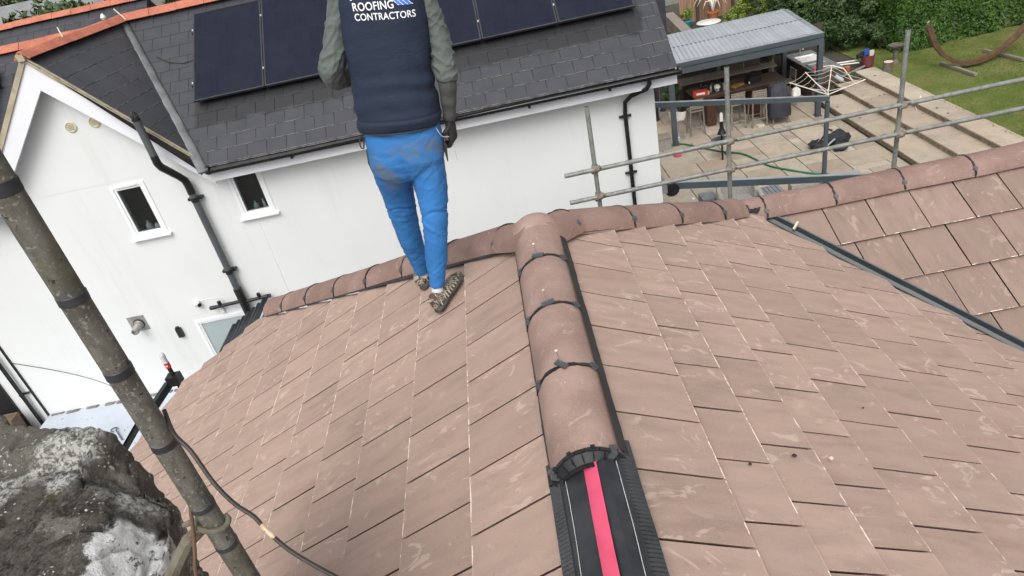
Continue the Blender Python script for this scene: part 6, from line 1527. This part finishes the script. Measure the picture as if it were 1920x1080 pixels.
# trousers
tm = evald([limb(RL, 22, 1, 1.02), limb(LL, 22, 1, 1.02), torso(PV, 36, 1.0)], .0075, 3, .5)
def wr_t(v, n):
    q = noise.noise(Vector((v.x*4, v.y*4, v.z*2.5))); rid = lambda w_: 1-min(1, abs(noise.noise(w_))*3.2)
    knee = math.exp(-((v.z-.17)/.11)**2); ank = math.exp(-((v.z+.14)/.08)**2); seat = math.exp(-((v.z-.42)/.08)**2)
    d = .004*noise.noise(Vector((v.x*8, v.y*8, v.z*5)))
    cr_ = lambda w_: max(0, 1-abs(noise.noise(w_))*7.0)
    d += .0028*(.3+knee+ank)*cr_(Vector((v.x*7+1, v.y*7, (v.z+v.x*.7)*20)))-.0018*cr_(Vector((v.x*6, v.y*6+4, (v.z-v.x*.5)*13)))
    d += .0034*knee*rid(Vector((v.x*5+2, v.y*5, (v.z+v.x*.5)*17)))+.004*ank*rid(Vector((v.x*6, v.y*6, (v.z-v.x*.6)*22)))
    d += .0032*seat*rid(Vector((v.x*4, v.y*4+7, (v.z-abs(v.x+.65)*.9)*16)))+.0025*rid(Vector((v.x*5, v.y*5+3, (v.z+v.x*.4)*9)))
    cx = abs(v.x+.652+.04*(v.z-.5))
    if v.z > .33 and n.y < -.2: d -= .008*math.exp(-(cx/.012)**2)*min(1, (v.z-.33)/.06)*max(0, min(1, (.60-v.z)/.08))     # seat seam
    if n.y < .6: d -= .006*math.exp(-((v.z-.205-.02*math.sin(v.x*30))/.006)**2)       # knee panel seam
    return d
displace(tm, wr_t); tm.materials.clear(); tm.materials.append(MATS['blue_jersey']); tm.name = 'trousers'; tr_o = link('trousers', tm, man)
for (A, rg) in (((-.668, 3.462, -.228), RL), ((-.797, 3.842, -.328), LL)):
    d_ = (Vector(rg[1][:3])-Vector(rg[0][:3])).normalized(); mb = MB(); mb.lathe(Vector(A)-d_*.004, [(.030, 0), (.041, .004), (.0425, .02), (.0425, .05), (.044, .056), (.038, .06)], 20, d_); mb.build('ankle_cuff', 'blue_jersey', tr_o)
for sx, x0 in ((1, -.440), (-1, -.842)):
    mb = MB(); pts = [(x0+sx*.002, 3.60, .60-.045*sx*0), (x0+sx*.006, 3.585, .53), (x0+sx*.002, 3.58, .45)]; mb.tube(pts, [.006, .012, .003], 6); mb.build('pocket_zip', 'dark_panel', tr_o)
lp1 = MB(); lp1.tube(smooth_path([(-.842, 3.56, .70), (-.858, 3.55, .665), (-.862, 3.55, .635), (-.850, 3.55, .625), (-.840, 3.555, .655), (-.838, 3.56, .69)], 4), .004, 6); lp1.build('drawcord_loop', 'dark_panel', tr_o)
# gilet
vm = evald([torso(VS, 44, 1.04)], .0075, 3, .5)
def wr_v(v, n):
    u_ = v.x+.60; ph = noise.noise(Vector((v.x*5, v.y*3, v.z*5)))
    low = max(0, min(1, (1.02-v.z)/.18))
    d = .007*low*math.sin((v.z+.55*u_*u_+.10*u_)*62+ph*1.6)*max(.25, min(1, .6+ph))
    d += .004*noise.noise(Vector((v.x*7+3, v.y*7, v.z*4)))+.0025*noise.noise(Vector((v.x*16, v.y*16, v.z*12)))
    d += .003*math.exp(-((v.z-.735+.11*(v.x+.63))/.012)**2) - .004*math.exp(-((v.z-.752+.11*(v.x+.63))/.005)**2)
    d += .004*math.sin(v.z*22+v.x*14)*max(0, (v.z-.98))*2
    return d
displace(vm, wr_v); vm.materials.clear(); vm.materials.append(MATS['navy_softshell']); vest = link('gilet', vm, man)
bvh = BVHTree.FromPolygons([v.co.copy() for v in vm.vertices], [tuple(p.vertices) for p in vm.polygons])
def back_y(x, z):
    h = bvh.ray_cast(Vector((x, 2.9, z)), Vector((0, 1, 0)))[0]
    return h.y if h else 3.55
def print_on(name, verts, faces, mat, off=.0022):
    mb = MB(); mb.add([(x, back_y(x, z)-off, z) for x, z in verts], faces); o = mb.build(name, mat, vest, False, fix=False); return o
def text(body_, x0, z0, x1, z1, cap):
    cu_ = bpy.data.curves.new('t', 'FONT'); cu_.body = body_; cu_.offset = .012; cu_.resolution_u = 4; cu_.space_character = 1.04
    to = bpy.data.objects.new('t', cu_); C.objects.link(to); dg = bpy.context.evaluated_depsgraph_get(); me = bpy.data.meshes.new_from_object(to.evaluated_get(dg)); bpy.data.objects.remove(to)
    xs2 = [v.co.x for v in me.vertices]; ys2 = [v.co.y for v in me.vertices]; xa, xb, ya, yb = min(xs2), max(xs2), min(ys2), max(ys2)
    e = Vector((x1-x0, z1-z0)); L = e.length; e.normalize(); up_ = Vector((-e.y, e.x)).lerp(Vector((0, 1)), .3).normalized(); vs = []
    bm = bmesh.new(); bm.from_mesh(me); bmesh.ops.triangulate(bm, faces=bm.faces)
    bmesh.ops.subdivide_edges(bm, edges=[q for q in bm.edges if q.calc_length() > .25], cuts=2); bmesh.ops.triangulate(bm, faces=bm.faces)
    bm.verts.index_update()
    for v in bm.verts:
        p = Vector((x0, z0))+e*((v.co.x-xa)/(xb-xa)*L)+up_*((v.co.y-ya)/(yb-ya)*cap); vs.append((p.x, p.y))
    fs = [tuple(v.index for v in f.verts) for f in bm.faces]; bm.free()
    print_on('lettering', vs, fs, 'logo_white')
text('ROOFING', -.697, 1.285, -.503, 1.263, .037); text('CONTRACTORS', -.700, 1.243, -.412, 1.203, .032)
def quad_strip(name, pts, mat, off=.0022, k=6):
    (a, b, c_, d_) = [Vector(p) for p in pts]; vs = []; fs = []
    for i in range(k+1):
        t = i/k; vs += [tuple(a.lerp(d_, t)), tuple(b.lerp(c_, t))]
    for i in range(k): fs.append((2*i, 2*i+1, 2*i+3, 2*i+2))
    print_on(name, vs, fs, mat, off)
# printed roof emblem: slanted blue bands with fine white lines, a pale eaves line to the left
for k in range(3):
    x = -.476+.0215*k; z = 1.2705-.0035*k; dx, dz = -.075, .095
    quad_strip('emblem_band', ((x, z), (x+.0185, z-.0025), (x+.0185+dx, z-.0025+dz), (x+dx, z+dz)), 'logo_blue')
for k in range(4):
    x = -.4795+.0215*k; z = 1.2712-.0035*k; dx, dz = -.075, .095
    quad_strip('emblem_line', ((x, z), (x+.003, z-.0004), (x+.003+dx, z+dz), (x+dx, z+dz)), 'logo_white', .0026)
quad_strip('emblem_line', ((-.479, 1.2712), (-.411, 1.2610), (-.411, 1.2640), (-.479, 1.2742)), 'logo_sky', .0028)
quad_strip('emblem_eaves', ((-.700, 1.332), (-.552, 1.318), (-.552, 1.325), (-.700, 1.337)), 'logo_sky')
hm_ = MB(); hm_.tube([(-.640+.214*math.cos(a), 3.605+.148*math.sin(a), .690-.11*.214*math.cos(a)) for a in [R(200+k*8) for k in range(18)]], .0045, 6); hm_.build('hem_cord', 'dark_panel', vest)
# sleeves
def wr_s(seed):
    def f(v, n):
        q = Vector((v.x*11+seed, v.y*11, v.z*9)); t = noise.noise(q)
        rid = 1-min(1, abs(noise.noise(Vector((v.x*7+seed, v.y*12, (v.z+v.x*.8*(1 if seed > 2 else -1))*15))))*3.0)
        rid2 = 1-min(1, abs(noise.noise(Vector((v.x*14+seed, v.y*14, (v.z-v.x*.5)*24))))*3.4)
        return .004*t+.009*rid*rid+.0045*rid2-.004
    return f
for nm, rg, sd_ in (('sleeve', AL_, 1.0), ('sleeve', AR_, 4.0)):
    sm_ = evald([limb(rg, 22, 1, 1.0)], .0065, 2, .4); displace(sm_, wr_s(sd_)); sm_.materials.clear(); sm_.materials.append(MATS['sage_nylon']); so_ = link(nm, sm_, man)
    if sd_ == 1.0:
        mb = MB(); c_ = Vector(AL_[-1][:3]); ax = (c_-Vector(AL_[-2][:3])).normalized(); mb.tube([c_-ax*.03+(Vector((0, 0, 1))*math.sin(R(k*20))+ax.cross(Vector((0, 0, 1))).normalized()*math.cos(R(k*20)))*.045 for k in range(19)], .0035, 6); mb.build('cuff_trim', 'logo_white', so_)
fm = evald([limb(AF_, 20, 1, 1.0)], .006, 2, .4); displace(fm, lambda v, n: .0025*noise.noise(v*22)+.0012*math.sin(v.z*70+v.x*20)); fm.materials.clear(); fm.materials.append(MATS['grime']); fo = link('forearm_sleeve', fm, man)
fo.data.materials[0] = pm('olive_knit', (.075, .078, .070), .85, (.06, .062, .055), 14, .3, 120)
for hd_ in (RH, LH):
    gm = evald(hand(**hd_, s=1.14, curl=1.15), .0045, 3, .5); gm.materials.clear(); gm.materials.append(MATS['glove_black']); link('glove', gm, man)
# cord in the right hand
mb = MB(); mb.tube(smooth_path([(-.455, 3.54, .665), (-.435, 3.56, .60), (-.405, 3.60, .575), (-.392, 3.63, .56)], 4), .0028, 5); mb.tube([(-.392, 3.63, .56), (-.390, 3.63, .42)], .0014, 4); tag(mb.build('chalk_line', 'white_stitch', None), 'thin string hanging from the gloved right hand', 'string')
# shoes
def shoe(heel, toe, nrm, ang):
    heel, toe, nrm = Vector(heel), Vector(toe), Vector(nrm).normalized(); f = (toe-heel).normalized(); sd_ = f.cross(nrm).normalized(); L = .285
    def sec(t, w_, h0, h1, n=14, off=0):
        c = heel+f*(t*L)+sd_*off; out = []
        for k in range(n):
            a = 6.2832*k/n; ca_, sa_ = math.cos(a), math.sin(a)
            out.append(c+sd_*math.copysign(abs(ca_)**.7, ca_)*w_+nrm*((h0+h1)/2+math.copysign(abs(sa_)**.75, sa_)*(h1-h0)/2))
        return out
    up_ = MB(); up_.loft([sec(-.03, .018, .03, .075), sec(.02, .031, .022, .105), sec(.12, .036, .02, .112), sec(.26, .037, .02, .108), sec(.40, .040, .02, .088), sec(.58, .047, .02, .070), sec(.76, .049, .02, .055), sec(.90, .042, .02, .046), sec(.985, .022, .02, .036)])
    o = up_.build('shoe', 'shoe_mesh', man, True, 60)
    so_ = MB(); so_.loft([sec(-.05, .018, .004, .032), sec(.02, .036, 0, .032), sec(.15, .040, 0, .030), sec(.35, .038, .003, .026), sec(.58, .050, 0, .026), sec(.78, .052, 0, .025), sec(.93, .044, .006, .025), sec(1.01, .020, .014, .026)]); so_.build('sole', 'shoe_sole', o, True, 60)
    for k in range(6):
        t = .30+k*.085; st_ = MB(); st_.tube([heel+f*(t*L)+sd_*(.046+.006*k/5)+nrm*.026, heel+f*((t+.05)*L)+sd_*.032+nrm*(.078-.006*k), heel+f*((t+.04)*L)-sd_*.01+nrm*(.094-.008*k)], [.005, .006, .004], 6); st_.build('side_rib', 'shoe_light', o)
    hb = MB(); hb.tube([heel-f*.006+nrm*.095+sd_*x for x in (-.02, 0, .02)], .007, 6); hb.build('heel_tab', 'shoe_light', o)
    for k in range(4): hs2 = MB(); hs2.tube([heel+f*(.02+.045*k)+sd_*.040+nrm*.03, heel+f*(.035+.045*k)+sd_*.037+nrm*.062], .004, 5); hs2.build('heel_rib', 'shoe_light', o)
    return o
shoe(SLL.P(3.40, .775, .003), SLL.P(3.61, .625, .003), SLL.en.lerp(Vector((0, 0, 1)), .15), 0)
shoe(SLL.P(3.80, .905, .003), SLL.P(4.06, .88, .003), SLL.en.lerp(Vector((0, 0, 1)), .15), 0)
for P_, q_ in (((-.672, 3.455, -.262), (-.664, 3.466, -.215)), ((-.80, 3.845, -.36), (-.796, 3.842, -.32))): mb = MB(); mb.tube([P_, q_], .034, 14); mb.build('sock', 'white_plastic', man)

# ------------------------------------------------------------------ far background past the roofs
def far_tree(x, y, z0, h, r_, lab, nl=2600):
    t = thing('tree', lab, 'tree', (x, y, z0), 'trees far behind the roofs'); mb = MB()
    mb.tube([(x, y, z0), (x+.1, y, z0+h*.35), (x, y, z0+h*.7)], [.3, .22, .08], 7)
    for k in range(5): a = k*1.26; mb.tube([(x, y, z0+h*.4), (x+r_*.5*math.cos(a), y+r_*.5*math.sin(a), z0+h*.7)], [.12, .03], 5)
    mb.build('trunk', 'bark', t); a, b = clump_pts(nl, (x, y, z0+h*.68), (r_, r_, h*.36), 46); leaves('crown', 'far_leaf', a, b, .20, t, .5, .7)
for i, (x, y, h, r_, lab) in enumerate([(-21.2, 38, 6.6, 3.0, 'leafy tree just past the rear red ridge'), (-24.6, 44, 6.4, 3.2, 'leafy tree at the far left behind the roofs'), (-29, 55, 6.3, 3.6, 'leafy tree between the two far white houses'), (-40, 66, 6.5, 4, 'leafy tree beyond the grey roofed house'), (-34, 78, 6.5, 4.2, 'most distant leafy tree behind the far houses'), (-46, 84, 6.8, 4.5, 'leafy tree at the far left horizon side'), (-26, 70, 5.6, 3.8, 'leafy tree behind the white far house')]): far_tree(x, y, -6.35, h, r_, lab)
def far_house(x, y, w_, d_, h, rh, rz, lab):
    t = thing('far_house', lab, 'house', (x, y, -6.35), 'houses far behind the roofs'); e = 6.35
    mb = MB(); mb.box(x-w_/2, x+w_/2, y-d_/2, y+d_/2, -6.35, -6.35+h); mb.build('wall', 'house_cream', t, False)
    mb = MB(); mb.prism([(x-w_/2-.3, y-d_/2-.3, -6.35+h), (x-w_/2-.3, y+d_/2+.3, -6.35+h), (x-w_/2-.3, y, -6.35+h+rh)], (w_+.6, 0, 0)); rf_ = mb.build('roof', 'roof_grey', t, False)
    mb = MB(); mb.box(x+w_*.3, x+w_*.3+.6, y-.3, y+.3, -6.35+h+rh*.5, -6.35+h+rh+.8); mb.build('chimney', 'house_cream', rf_, False)
    for k in range(3): mb = MB(); xx_ = x-w_/2+.8+k*(w_-1.6)/2.4; mb.box(xx_, xx_+.9, y-d_/2-.03, y-d_/2-.001, -6.35+h*.55, -6.35+h*.8); mb.build('window', 'room_dark', t, False)
far_house(-35.5, 61, 7, 6, 4.0, 1.8, 0, 'far white house with grey roof at the top left corner'); far_house(-27.5, 52, 6, 6, 4.6, 1.4, 0, 'far white house beside the leafy trees'); far_house(-52, 92, 10, 7, 4.2, 2, 0, 'most distant cream house')
